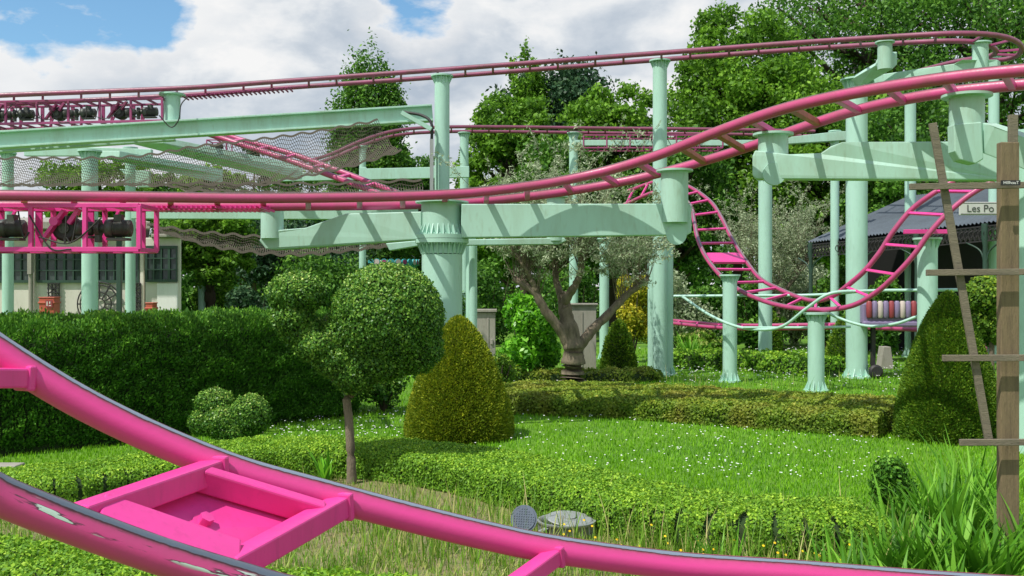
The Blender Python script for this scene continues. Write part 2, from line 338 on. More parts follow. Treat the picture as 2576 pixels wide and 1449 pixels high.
# ---------------- hedges
def hedge(name,path,width,H,n,L,Wd,mat,core,label,seedamp=.03,vert=0,hvar=0,jit=.7):
    path=resample(spline(path,8),60); P=np.array([tuple(p) for p in path])
    T=np.gradient(P,axis=0); T=nrm(T); S=np.stack([T[:,1],-T[:,0],np.zeros(len(P))],1)
    def sec(a):
        c,s=np.cos(a),np.sin(a); e=.30
        return np.sign(c)*np.abs(c)**e, np.abs(s)**e
    mb=MB(); K=22; prev=None
    for i in range(len(P)):
        f=.93*(math.sqrt(max(0.0,1-((abs(i-29.5)/29.5))**24)) *.95+.05)
        ring=[]
        for k in range(K+1):
            x,y=sec(np.array(math.pi*k/K)); ring.append(tuple(P[i]+S[i]*float(x)*width/2*f+np.array([0,0,float(y)*H*.95*f])))
        b=mb.add(ring)
        if prev is not None:
            for k in range(K): mb.face([prev+k,prev+k+1,b+k+1,b+k],True)
        prev=b
    idx=rng.random(n)*(len(P)-1.001); i0=idx.astype(int); fr=(idx-i0)[:,None]
    p=P[i0]*(1-fr)+P[i0+1]*fr; s=S[i0]; t=T[i0]
    aa=np.linspace(0,np.pi,4000); x,y=sec(aa); dl=np.hypot(np.diff(x*width/2),np.diff(y*H)); cdf=np.concatenate([[0],np.cumsum(dl)]); cdf/=cdf[-1]
    a=np.interp(rng.random(n),cdf,aa); x,y=sec(a)
    C=p+s*(x*width/2)[:,None]; C[:,2]+=y*H
    nx=np.sign(np.cos(a))*np.abs(np.cos(a))**(2.2)/width*2; nz=np.abs(np.sin(a))**2.2/H
    Nn=nrm(s*nx[:,None]+np.array([[0,0,1]])*nz[:,None])
    me=int(n*.04)
    for e,sg in ((0,-1),(len(P)-1,1)):
        q=rng.random((me,2)); j=slice(0,me) if e==0 else slice(me,2*me)
        C[j]=P[e]+S[e]*((q[:,:1]-.5)*width*.95)+np.array([[0,0,1]])*q[:,1:]*H; Nn[j]=T[e]*sg
    bump=(np.sin(C[:,0]*5.1+C[:,1]*3.3+np.sin(C[:,2]*7+C[:,0]*2)*2)+np.sin(C[:,0]*11.7-C[:,1]*8+np.sin(C[:,2]*13)*2)+np.sin(C[:,2]*19+np.sin(C[:,0]*9)*3))*seedamp*.6
    C+=Nn*(bump[:,None]+rng.normal(size=(n,1))*L*.35-L*.1)
    if hvar: C[:,2]+=Nn[:,2]*hvar*rng.random(n)**3
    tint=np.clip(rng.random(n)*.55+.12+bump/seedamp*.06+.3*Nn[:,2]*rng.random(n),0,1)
    C[:,2]=np.maximum(C[:,2],.01)
    Tt=Nn*1.0+np.array([[0,0,vert]]) if vert else None
    o=empty(name,Vector(P[0]),label,'hedge')
    part('dark_core',mb,core,o)  # opaque dark hull filling the hedge behind its leaves
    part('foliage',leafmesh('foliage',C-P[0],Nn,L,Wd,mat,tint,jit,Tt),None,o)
    return o
def top_at(u,v,H): d=F*(CH-H)/(v-CY); return GX(u,d)
hp=[top_at(u,v,.28) for u,v in [(-350,1225),(0,1195),(200,1176),(450,1142),(640,1114),(800,1110),(1000,1118),(1200,1143),(1400,1183),(1600,1228),(1800,1262),(2000,1276),(2190,1278)]]
hedge('box_hedge',hp,.90,.28,170000,.024,.018,L_BOX,CORE,'low clipped bright green box hedge curving around the lawn',.008)
hp2=[top_at(u,v,.3) for u,v in [(-500,1330),(-100,1365),(100,1400),(350,1455),(700,1460),(1000,1490),(1300,1570)]]
hedge('box_hedge',hp2,.6,.3,50000,.026,.019,L_BOX,CORE,'low clipped box hedge under the pink track',.014)
rp=[GX(1240,15.5),GX(1290,15.3),GX(1600,14.7),GX(1900,13.8),GX(2150,13.1),GX(2260,12.8)]
hedge('box_hedge',rp,2.2,.30,110000,.038,.028,L_BOXB,CORE,'wide low hedge with bronze tips beside the lawn',.012)
bp=[GX(1690,22.5),GX(1850,22),GX(2050,20.5),GX(2100,20)]
hedge('box_hedge',bp,.8,.4,9000,.06,.045,L_BOX,CORE,'short low box hedge near the mint support columns')
bp=[GX(1270,19.4),GX(1400,19.2),GX(1520,19),GX(1640,19.5)]
hedge('box_hedge',bp,.7,.22,9000,.05,.035,L_BOXB,CORE,'low hedge at the foot of the olive tree')
tp=[GX(-420,10.7),GX(-100,11.2),GX(300,12.4),GX(600,13.7),GX(800,14.7)]
hedge('tall_hedge',tp,1.9,1.40,230000,.045,.022,L_THU,CORE,'tall clipped green conifer hedge with leafy top',.035,.7,.08,1.0)
# ---------------- clipped shapes
def blobs(ells,n,L,Wd,mat,core,name,par,jit=.6,amp=.02):
    E=np.array([e for e in ells],float); ar=(E[:,3]*E[:,4]+E[:,3]*E[:,5]+E[:,4]*E[:,5]); ar/=ar.sum()
    Cs=[];Ns=[]
    for e,a in zip(E,ar):
        k=int(n*a*1.3); s=sphere_pts(k); c=e[:3]+s*e[3:]; keep=np.ones(k,bool)
        for f in E:
            if np.allclose(f,e): continue
            keep&=(((c-f[:3])/f[3:])**2).sum(1)>.98
        Cs.append(c[keep]); Ns.append(nrm(s/e[3:])[keep])
    C=np.concatenate(Cs); Nn=np.concatenate(Ns)
    q=C/ max(.1,E[:,3:].max())*3
    bump=(np.sin(q[:,0]*5+q[:,2]*3)+np.sin(q[:,1]*7+q[:,2]*6+1)+np.sin(q[:,0]*13-q[:,2]*11))*amp*.6
    C=C+Nn*(bump[:,None]+rng.normal(size=(len(C),1))*L*.5)
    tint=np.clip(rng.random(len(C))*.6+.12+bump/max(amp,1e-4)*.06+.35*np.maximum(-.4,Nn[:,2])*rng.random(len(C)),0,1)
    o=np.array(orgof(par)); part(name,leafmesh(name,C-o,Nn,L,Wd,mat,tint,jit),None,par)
    mb=MB()
    for e in E:
        P=Vector(e[:3]); prev=None; K=18;R=10
        for i in range(R+1):
            th=math.pi*i/R; b=mb.add([(P.x+.92*e[3]*math.sin(th)*math.cos(2*math.pi*k/K),P.y+.92*e[4]*math.sin(th)*math.sin(2*math.pi*k/K),P.z+.92*e[5]*math.cos(th)) for k in range(K)])
            if prev is not None:
                for k in range(K): mb.face([prev+k,b+k,b+(k+1)%K,prev+(k+1)%K],True)
            prev=b
    part('dark_core',mb,core,par)  # solid dark filler inside the leaf shell, no separate twigs
def cone(u,d,R,H,mat,core,n,L,label,p=1.5,q=.6):
    B=GX(u,d); o=empty('topiary_cone',B,label,'topiary')
    tt=np.linspace(0,1,300); r=lambda t:(R*np.maximum(0,1-t**p)**q)*(1-.07*np.exp(-t*14))
    rr=r(tt); dl=np.hypot(np.diff(rr),np.diff(tt)*H)*(rr[:-1]+rr[1:]+.02); cdf=np.concatenate([[0],np.cumsum(dl)]); cdf/=cdf[-1]
    t=np.interp(rng.random(n),cdf,tt); a=rng.random(n)*2*np.pi; R_=r(t); dr=(r(np.minimum(t+.01,1))-r(np.maximum(t-.01,0)))/(.02*H)
    Nn=nrm(np.stack([np.cos(a),np.sin(a),-dr],1)); C=np.stack([R_*np.cos(a),R_*np.sin(a),t*H],1)
    bump=(np.sin(a*9+t*9)+np.sin(a*15-t*33)+np.sin(a*27+t*41))*.003
    C+=Nn*(bump[:,None]+rng.normal(size=(n,1))*L*.28)
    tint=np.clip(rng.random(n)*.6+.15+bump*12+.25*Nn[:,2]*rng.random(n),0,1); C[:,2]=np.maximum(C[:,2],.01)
    part('foliage',leafmesh('foliage',C,Nn,L,L*.5,mat,tint,.65,Nn+np.array([[0,0,.3]])),None,o)
    mb=MB(); mb.lathe(B,B+Vector((0,0,H)),[(x,max(.01,float(r(np.array(x)))*.95)) for x in np.linspace(0,.985,14)],20); part('dark_core',mb,core,o)  # solid dark core under the cone's leaf layer
cone(1155,12.0,.67,1.46,L_YEWY,COREY,90000,.034,'clipped golden yew cone on the lawn',1.35,.66)
cone(2385,11.9,.62,1.76,L_YEW,COREY,95000,.034,'tall clipped green yew cone beside the trellis',1.4,.68)
cone(1556,20.4,.37,1.14,L_YEW,CORE,9000,.06,'small clipped green cone near the olive tree')
cone(2125,20.6,.42,1.2,L_YEW,CORE,9000,.06,'small clipped green cone by a mint column')
cone(1942,26,.25,1.2,L_YEW,CORE,4000,.07,'small clipped cone in the far bed')
d=9.15; B=GX(885,d); o=empty('topiary_tree',B,'heart shaped clipped topiary tree on a thin trunk','topiary')
k=d/F
def E(u,v,dd,ru,rv,ry=None): c=W(u,v,d+dd); return (c.x,c.y,c.z,ru*k,(ry or ru)*k,rv*k)
blobs([E(975,798,0,137,132),E(1038,868,.03,74,70),E(745,738,-.10,69,50),E(738,800,-.12,52,46),E(768,838,-.06,54,42),E(812,868,-.02,62,44,90),E(850,902,0,60,46,90),E(893,930,0,56,58,80),E(958,897,.05,92,58,105),E(870,850,.08,70,70,90)],85000,.026,.019,L_TOP,CORE,'crown',o,.7,.007)
mb=MB(); mb.tube(resample(spline([B,B+Vector((-.01,0,.3)),B+Vector((-.03,.01,.6)),W(872,985,d),W(890,900,d)],6),16),[.05,.046]+[.043-.0006*i for i in range(14)],12); part('trunk',mb,BARK,o)
mb=MB()
for i in range(16):
    q=W(885,1000,d); e=W(random.uniform(810,990),random.uniform(890,935),d+random.uniform(-.25,.25)); mb.tube(spline([q,q.lerp(e,.5)+Vector((0,0,-.03)),e],4),.009,6)
part('branch',mb,BARK,o)
d=11.1; B=GX(590,d); o=empty('topiary_bush',B,'small clipped bush of joined lobes by the hedge','topiary'); k=d/F
blobs([E(540,1014,.15,46,34),E(630,1045,-.05,46,50),E(514,1062,.05,36,30),E(565,1062,0,50,40),E(590,1085,0,48,36),E(598,1112,0,26,26)],24000,.026,.019,L_TOP,CORE,'crown',o,.7,.006)
mb=MB(); mb.cyl(B,B+Vector((0,0,.3)),.03,10); part('trunk',mb,BARK,o)
d=13; B=GX(2495,d); o=empty('topiary_bush',B,'clipped round shrub behind the trellis','topiary'); k=d/F
blobs([E(2490,745,0,55,48),E(2500,810,.1,60,55)],8000,.045,.03,L_YEW,CORE,'crown',o); mb=MB(); mb.cyl(B,B+Vector((0,0,1.5)),.035,8); part('trunk',mb,BARK,o)
d=7.3; B=GX(2240,d); o=empty('topiary_bush',B,'small clipped box bush at the end of the hedge','topiary'); k=d/F
blobs([E(2236,1186,0,30,30),E(2245,1225,.05,44,40)],9000,.026,.02,L_THU,CORE,'crown',o,.8,.02); mb=MB(); mb.cyl(B,B+Vector((0,0,.4)),.02,8); part('trunk',mb,BARK,o)
def shrub(name,u,d,zc,rx,rz,mat,n,L,Wd,label,seed=0,nb=14):
    B=GX(u,d); o=empty(name,B,label,'shrub'); r=random.Random(seed+int(u)); Cs=[];Ns=[]
    for i in range(nb):
        a=r.uniform(0,6.28); q=r.uniform(0,.75); c=np.array([B.x+rx*q*math.cos(a),B.y+rx*q*math.sin(a),zc+rz*r.uniform(-.7,.7)*(1-q*.5)]); rad=rx*r.uniform(.28,.48)
        k=n//nb; s=sphere_pts(k); Cs.append(c+s*rad*(rng.random((k,1))**.35)*np.array([1,1,min(1.3,rz/rx)])); Ns.append(s)
    C=np.concatenate(Cs); Nn=np.concatenate(Ns); C[:,2]=np.maximum(C[:,2],.02)
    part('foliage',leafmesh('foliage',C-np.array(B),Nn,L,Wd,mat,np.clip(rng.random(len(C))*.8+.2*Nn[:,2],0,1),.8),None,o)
    mb=MB()
    for i in range(5):
        a=i*1.26; mb.tube([B,B+Vector((math.cos(a)*rx*.3,math.sin(a)*rx*.3,zc*.7)),B+Vector((math.cos(a)*rx*.5,math.sin(a)*rx*.5,zc+rz*.4))],[.03,.02,.008],6)
    part('stem',mb,BARKD,o)
shrub('laurel_bush',1325,19.7,.80,.70,.95,L_LAUR,9000,.13,.05,'bright green glossy laurel bush behind the olive tree')
shrub('yellow_shrub',1590,24,1.25,.62,1.05,L_YB,7000,.10,.05,'yellow leaved shrub beside the columns')
shrub('shrub',965,14.5,.55,.6,.55,L_TOP,7000,.05,.035,'dark shrub behind the topiary tree')
shrub('shrub',1255,17,.35,.4,.35,L_YEW,3000,.05,.03,'dark low shrub beside the golden cone')
for i,(u,dd,zc,rx,rz,m) in enumerate([(1120,30,1.2,1.3,1.3,L_TREE2),(1230,32,1.5,1.3,1.6,L_TREE2),(1700,30,1.2,1.2,1.3,L_OLIVE),(2000,31,1.6,1.6,1.8,L_OLIVE),(2080,28,1.4,1.0,1.5,L_TREE2),(1780,33,.9,1.3,1.0,L_TREE2),(1450,33,1.3,1.4,1.4,L_TREE2),(1760,26,.35,.6,.35,L_TALL),(660,29,1.0,1.2,1.1,L_DARK),(820,30,1.6,1.5,1.7,L_TREE2),(960,30,1.1,1.2,1.2,L_DARK),(520,31,1.2,1.2,1.2,L_TREE),(1900,29,1.0,1.0,1.1,L_TREE2),(2230,24.5,1.1,.7,1.2,L_TREE2)]):
    shrub('shrub',u,dd,zc,rx,rz,m,7000,.13,.07,'loose garden shrub growing behind the lawn',i)
# ---------------- trees
def tree(name,u,d,vtop,wpx,mat,label,vbot=700,nb=60,n=26000,L=.2,seed=1,shape='round',trunk=.22,bark=BARKD,cs=.82):
    nb=int(nb*1.6); n=int(n*1.1)
    r=random.Random(seed); B=GX(u,d); H=ZV(vtop,d); zb=max(.8,ZV(vbot,d)); Rw=wpx*d/F/2; o=empty(name,B,label,'tree')
    zc=(H+zb)/2; rz=(H-zb)/2; cl=[]
    for i in range(nb):
        while True:
            x,y,z=(r.uniform(-1,1) for _ in range(3)); q=math.hypot(x,y)
            if shape=='round':
                lim=1-.12*math.sin(9*z+seed)-.1*math.sin(7*x+3*y)
                if q*q*.9+abs(z)**2.4<lim and q*q+z*z>.15: break
            if shape=='poplar' and q<.92*(1-max(0,(z-.2)/.8)**2.3): break
            if shape=='cone' and q<(1-z)/2*1.05+.05: break
        cl.append((x*Rw*.92,y*Rw*.92,zc+z*rz*.96,r.uniform(.18,.38)*Rw*cs))
    Cs=[];Ns=[];Ts=[]
    for c in cl:
        k=n//nb; s=sphere_pts(k); rad=c[3]*(.3+.8*rng.random((k,1))**.5); st=np.array([1,1,.75 if shape!='poplar' else 2.4])
        rad[::14]*=1.35
        lob=1+.35*np.sin(s[:,:1]*5+seed+c[0]*3)*np.sin(s[:,2:]*6+c[1])
        Cs.append(np.array(c[:3])+s*rad*lob*st); Ns.append(s); Ts.append(np.full(k,r.uniform(-.14,.14)))
    C=np.concatenate(Cs);Nn=np.concatenate(Ns);Tt=np.concatenate(Ts)
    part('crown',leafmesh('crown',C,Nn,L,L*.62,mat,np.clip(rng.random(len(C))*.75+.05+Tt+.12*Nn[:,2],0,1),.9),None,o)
    mb=MB(); tw=max(.08,trunk); top_=Vector((B.x,B.y,zb+(H-zb)*.75)); mid=Vector((B.x+r.uniform(-.2,.2),B.y,zb*.7+.5))
    tp=resample(spline([B,mid,Vector((B.x+r.uniform(-.3,.3),B.y,(mid.z+top_.z)/2)),top_],6),20); mb.tube(tp,[tw*(1-.9*i/19)+.02 for i in range(20)],10)
    for c in cl[::3]:
        e=Vector((B.x+c[0],B.y+c[1],c[2])); s_=tp[min(18,max(3,int(19*min(1,max(.1,(e.z-Rw*.35)/top_.z)))))]
        mb.tube(spline([s_,s_.lerp(e,.5)+Vector((0,0,-.1*(e-s_).length*.4)),e],4),[tw*.35*(1-.8*i/8) +.008 for i in range(9)],6)
    part('trunk',mb,bark,o)
tree('poplar_tree',925,42,122,205,L_TREE2,'tall slender poplar tree with dense green foliage',740,150,60000,.15,3,'poplar',cs=.95)
tree('conifer_tree',1405,48,155,300,L_DARK,'dark blue green conifer tree behind the garden',620,80,36000,.22,5,cs=1)
tree('deciduous_tree',1275,41,185,230,L_TREE,'fresh green deciduous tree with loose crown',700,80,32000,.18,6)
tree('deciduous_tree',1318,46,118,130,L_TREE,'fresh green tree with pointed top',480,50,13000,.18,16,'poplar')
tree('deciduous_tree',1545,39,185,260,L_TREE,'fresh green deciduous tree with airy crown',700,90,38000,.18,7)
tree('deciduous_tree',1855,42,16,380,L_TREE,'large bright green deciduous tree against the sky',620,110,54000,.19,8)
tree('deciduous_tree',2060,40,190,400,L_TREE,'broad green deciduous tree behind the columns',690,90,36000,.19,9)
tree('oak_tree',2180,50,-130,520,L_TREE2,'large dark oak with visible limbs against the sky',330,44,22000,.2,10,trunk=.6)
tree('oak_tree',2520,46,-160,640,L_TREE2,'large dense oak with dark green crown',620,110,50000,.2,11,trunk=.5)
tree('deciduous_tree',2330,36,230,420,L_TREE2,'leafy tree behind the pavilion roof',660,70,28000,.17,12)
tree('deciduous_tree',1700,38,300,330,L_TREE2,'mid green tree behind the pink track',720,60,24000,.17,13)
tree('deciduous_tree',1420,37,340,330,L_TREE2,'mid green tree behind the olive tree',730,60,24000,.17,14)
tree('deciduous_tree',1010,46,370,280,L_TREE2,'round green tree behind the poplar',730,60,18000,.2,15)
tree('deciduous_tree',540,30,420,200,L_TREE,'light green tree beside the white building',730,60,26000,.13,17)
tree('deciduous_tree',250,48,400,260,L_TREE,'light green tree behind the building roof',600,45,16000,.2,18)
tree('pine_tree',640,50,345,150,L_DARK,'dark conifer tree beyond the coaster',700,45,12000,.22,19,'cone')
tree('pine_tree',760,36,570,330,L_DARK,'low dark pine tree behind the hedge',740,45,16000,.17,20)
tree('pine_tree',420,55,430,180,L_TREE2,'green tree beyond the coaster supports',650,35,9000,.24,21)
tree('deciduous_tree',760,55,430,260,L_TREE2,'distant green tree beyond the net',700,35,11000,.24,22)
tree('oak_tree',2900,40,-80,560,L_TREE2,'large oak tree by the pavilion',620,70,20000,.22,23,trunk=.45)
tree('deciduous_tree',-250,46,330,420,L_TREE2,'green tree behind the building',680,50,14000,.22,24)
n=52000; x=rng.uniform(-60,70,n); y=62+rng.uniform(-3,6,n)
h=5.0+1.6*np.sin(x*.35)+1.0*np.sin(x*.9+1)+.6*np.sin(x*2.3)+np.where(x>-3,1.2,-.6); z=rng.random(n)**.8*h
C=np.stack([x,y,z],1); me=leafmesh('far_wood',C,None,.5,.34,L_TREE2,np.clip(rng.random(n)*.6+.1*np.sin(x*2+z*2),0,1))
o=bpy.data.objects.new('far_wood',me); COL.objects.link(o); tag(o,'distant mass of trees behind the park','wood',kind='stuff')
# ---------------- olive tree
def olive(u,d,limbs,tw,n_tw,label,seed,kk=22):
    r=random.Random(seed); B=GX(u,d); o=empty('olive_tree',B,label,'tree'); mb=MB(); ends=[]
    for li,(path,r0,r1) in enumerate(limbs):
        pts=resample(spline([W(a,b_,d+e) if b_ is not None else GX(a,d+e) for a,b_,e in path],8),26)
        rr=[(r0+(r1-r0)*min(1,i/22))*(1+.05*math.sin(i*1.3+r0*50)+.05*r.uniform(-1,1)) for i in range(26)]
        if li==0: rr[0]*=1.35; rr[1]*=1.2
        mb.tube([p+Vector((r.uniform(-1,1),r.uniform(-1,1),0))*.010 for p in pts],rr,14)
        if li or len(limbs)<4: ends+=pts[15:]
        for i in range(3):
            p=r.choice(pts[12:]); mb.tube([p,p+Vector((r.uniform(-.10,.10),-.04,r.uniform(.04,.12)))],[r1*.7,r1*.35],7)
    part('trunk',mb,BARK,o)
    Cs=[];mt=MB()
    for i in range(n_tw):
        p=r.choice(ends); L=r.uniform(.6,1.8)*tw; a=r.uniform(0,6.28); ln=r.uniform(.1,.9)
        e=p+Vector((math.cos(a)*L*ln,math.sin(a)*L*ln,L*r.uniform(.35,1.15))); m=p.lerp(e,.5)+Vector((0,0,L*.12))
        tp=spline([p,m,e],4); mt.tube(tp,[.008-.0008*j for j in range(len(tp))],4,False)
        for q in range(3):
            f=tp[r.randrange(4,len(tp))]; e2=f+Vector((r.uniform(-.3,.3),r.uniform(-.3,.3),r.uniform(-.05,.45)))*tw; mt.tube([f,e2],[.004,.002],3,False); Cs.append((f,e2))
        Cs.append((m,e))
    part('branch',mt,BARK,o)
    A=np.array([tuple(a) for a,_ in Cs]);Z=np.array([tuple(b_) for _,b_ in Cs]); k=kk
    f=rng.random((len(A),k,1)); C=(A[:,None]*(1-f)+Z[:,None]*f).reshape(-1,3)+rng.normal(size=(len(A)*k,3))*.035
    part('crown',leafmesh('crown',C-np.array(B),None,.085,.022,L_OLIVE,rng.random(len(C))),None,o)
olive(1442,18.4,[([(1440,None,0),(1440,930,0),(1442,870,0),(1425,800,.05),(1418,740,.1)],.25,.12),
 ([(1440,890,0),(1410,830,-.05),(1370,780,-.15),(1345,735,-.2),(1292,700,-.1)],.11,.065),
 ([(1446,885,0),(1486,835,.05),(1530,790,.15),(1580,740,.2),(1632,700,.2)],.11,.055),
 ([(1425,780,0),(1400,710,.3),(1395,640,.4)],.09,.045),([(1420,760,0),(1455,700,-.2),(1465,640,-.3)],.09,.045),([(1352,740,-.2),(1330,690,-.3),(1310,660,-.4)],.06,.03)],1.2,230,'gnarled olive tree with pruned limbs and sparse grey leaves',4,26)
olive(1960,29,[([(1960,None,0),(1955,800,0),(1950,740,0)],.16,.08),([(1950,760,0),(1900,700,0),(1880,650,.2)],.08,.04),([(1950,760,0),(2000,700,0),(2040,650,.2)],.08,.04)],1.5,150,'grey green olive tree behind the pink loop',5,30)
# ---------------- tracks
def track(near,far,r,mat,tiemat,label,nt_,tie=.055,drop=.0,matfar=None,K=1.0):
    a=spline([W(p[0],p[1],p[2]*K) for p in near],10); b=spline([W(p[0],p[1],p[2]*K) for p in far],10)
    if len(a)==len(b):
        mid=[(x+y)/2 for x,y in zip(a,b)]; ra=resample(a,160,mid); rb=resample(b,160,mid)
    else: ra=resample(a,160); rb=resample(b,160)
    o=empty('roller_coaster_track',ra[0],label,'roller coaster','roller coaster tracks')
    mb=MB(); mb.tube(ra,r,24); part('rail',mb,mat,o); mb=MB(); mb.tube(rb,r,24); part('rail',mb,matfar or mat,o)
    for i in range(nt_):
        j=int((i+.5)/nt_*159)
        P,Q=ra[j],rb[j]; t=(ra[j+1]-ra[j]).normalized() if j<159 else Vector((1,0,0))
        s=(Q-P).normalized(); up=t.cross(s)
        if up.z<0: up=-up
        off=-up*drop
        mb=MB(); mb.beam(P+off+s*r*.6,Q+off-s*r*.6,tie,tie,up); part('cross_tie',mb,tiemat(i) if callable(tiemat) else tiemat,o,.006)
    return o,ra,rb
oE,E1,E2=track([(-1000,860,2.6),(-600,1000,2.72),(-250,1120,2.85),(-100,1190,2.93),(0,1246,3.0),(200,1325,3.1),(400,1397,3.2),(600,1458,3.3),(800,1508,3.4),(1400,1620,3.8),(2200,1700,4.1)],
 [(-350,690,3.4),(-200,745,3.45),(-100,815,3.5),(0,888,3.55),(200,1010,3.65),(400,1107,3.75),(600,1185,3.85),(800,1240,3.95),(1000,1293,4.05),(1200,1342,4.15),(1400,1383,4.25),(1700,1422,4.4),(2000,1442,4.5),(2300,1465,4.6),(2700,1490,4.7)],.06,R_FG2,PINK,'bright pink tubular coaster track with worn rails and box ties',0,matfar=R_FG)
def atu(R,u): return min(R,key=lambda p:abs(CX+F*p.x/p.y-u))
def tieE(a,b,w=.085,h=.085):
    P,Q=atu(E1,a),atu(E2,b); s=(Q-P).normalized(); mb=MB(); mb.beam(P+s*.045,Q-s*.04,w,h)
    mb.beam(Q-s*.075,Q-s*.045,w*1.25,h*1.3); part('cross_tie',mb,PINK,oE,.008); return P,Q,s
tieE(-760,95,.07,.07); tieE(1150,1420,.07,.07)
P1,Q1,s1=tieE(170,572); P2,Q2,s2=tieE(560,880)
def bl(x,y): return P1.lerp(Q1,x).lerp(P2.lerp(Q2,x),y)
nrmE=(Q1-P1).cross(P2-P1).normalized(); nrmE=nrmE if nrmE.z>0 else -nrmE
mb=MB(); mb.beam(bl(.13,.03),bl(.13,.97),.14,.088,nrmE); part('flat_panel',mb,PINK,oE,.008)
mb=MB(); mb.beam(bl(.78,.03),bl(.78,.97),.05,.095,nrmE); part('frame_bar',mb,PINK,oE,.008)
mb=MB(); q=[bl(.1,.04),bl(.78,.04),bl(.78,.96),bl(.1,.96)]; mb.prism([p-nrmE*.06 for p in q],-nrmE*.012); part('base_plate',mb,PINK,oE)
c=bl(.48,.42)-nrmE*.06; mb=MB(); mb.cyl(c,c+nrmE*.008,.042,24); mb.cyl(c+nrmE*.008,c+nrmE*.036,.027,6); part('bolt',mb,PINK,oE,.002)
KA=1.15
oA,A1,A2=track([(-250,492,9.5),(0,491,9.6),(350,495,9.9),(700,498,10.2),(1100,490,10.6),(1330,468,10.8),(1500,436,10.8),(1650,392,10.5),(1800,333,10.0),(1950,280,9.4),(2100,243,8.9),(2300,208,8.4),(2500,183,8.0),(2800,160,7.5)],
 [(-250,517,10.4),(0,517,10.5),(350,519,10.8),(700,519,11.1),(1100,513,11.5),(1330,494,11.7),(1540,462,11.7),(1700,425,11.4),(1870,374,10.9),(2020,320,10.3),(2160,276,9.8),(2330,240,9.3),(2520,217,8.9),(2820,195,8.4)],.062,R_A,lambda i:(RUST if i in (17,18,20) else PINK),'rusty pink coaster track rising above the garden',26,.07,drop=.015,K=KA)
track([(-250,254,19.6),(0,240,19.6),(450,222,19.8),(700,205,20),(1100,176,20),(1650,134,19.6),(2000,108,19),(2250,92,18.4),(2400,84,18),(2500,88,18),(2555,103,18.3),(2570,125,19),(2540,147,20.2),(2440,160,21.5),(2300,200,24),(2150,240,27)],
 [(-250,276,20.5),(0,263,20.5),(450,240,20.7),(700,222,20.9),(1100,194,20.9),(1650,151,20.5),(2000,125,19.9),(2250,109,19.3),(2390,103,18.9),(2460,107,18.9),(2495,117,19.1),(2505,130,19.5),(2485,142,20.2),(2400,156,21.3),(2260,192,23.6),(2110,232,26.4)],.05,R_B,PINKD,'faded pink high coaster track with ladder ties',46,.045)
oC,C1,C2=track([(1560,520,25),(1640,485,24),(1690,478,23.4),(1735,515,22.6),(1746,555,22),(1755,600,21.4),(1778,650,20.7),(1820,700,20),(1880,740,19.2),(1960,768,18.4),(2055,779,17.6),(2140,770,16.9),(2205,735,16.5),(2255,690,16.2),(2300,640,16),(2335,590,15.9),(2385,535,15.8),(2440,490,15.7),(2500,455,15.6)],
 [(1580,480,26),(1660,455,25),(1725,466,24.4),(1785,505,23.2),(1815,548,22.6),(1840,598,22),(1872,650,21.3),(1912,700,20.5),(1960,727,19.7),(2010,748,18.9),(2055,757,18.2),(2100,742,17.6),(2140,712,17.2),(2178,678,16.95),(2215,632,16.8),(2245,585,16.7),(2290,530,16.6),(2345,488,16.4),(2400,455,16.3)],.045,R_C,PINK,'pink coaster track dipping in a loop above the lawn',22,.045)
j0=min((i for i in range(160) if C1[i].y<22.5),key=lambda i:abs(CY-F*(C1[i].z-CH)/C1[i].y-640)); j1=j0+4
mb=MB(); a,b_,c,dd_=C1[j0],C2[j0],C1[j1],C2[j1]
q=[a.lerp(b_,.08),a.lerp(b_,.92),c.lerp(dd_,.92),c.lerp(dd_,.08)]; nn=(q[1]-q[0]).cross(q[3]-q[0]).normalized()
for i in range(4): mb.beam(q[i],q[(i+1)%4],.07,.05,nn)
mb.prism([p-nn*.015 for p in q],-nn*.012); part('base_plate',mb,PINK,oC)
track([(380,330,24),(450,362,24.5),(520,390,25),(620,410,26),(720,414,27),(820,392,27.5),(920,350,28),(1000,328,28.5),(1100,320,29),(1250,319,29.5),(1500,322,30),(1800,325,30),(2050,330,30)],
 [(380,342,25),(450,373,25.5),(520,401,26),(620,421,27),(720,425,28),(820,403,28.5),(920,362,29),(1000,340,29.5),(1100,332,30),(1250,331,30.5),(1500,334,31),(1800,337,31),(2050,342,31)],.05,R_B,PINKD,'faded pink coaster track dipping behind the nets',34,.045)
track([(470,318,22),(570,352,22),(700,394,21.5),(850,448,21),(1000,505,20)],[(500,318,23),(600,350,23),(730,386,22.5),(880,440,22),(1030,497,21)],.065,R_C,PINK,'steep straight pink coaster track section',8,.07)
track([(1680,812,27),(1850,826,25),(2140,824,23),(2330,830,21),(2500,838,20)],[(1690,806,28),(1850,818,26),(2140,816,24),(2330,821,22),(2500,828,21)],.05,R_C,PINK,'pink coaster track running just above the grass',12,.05)
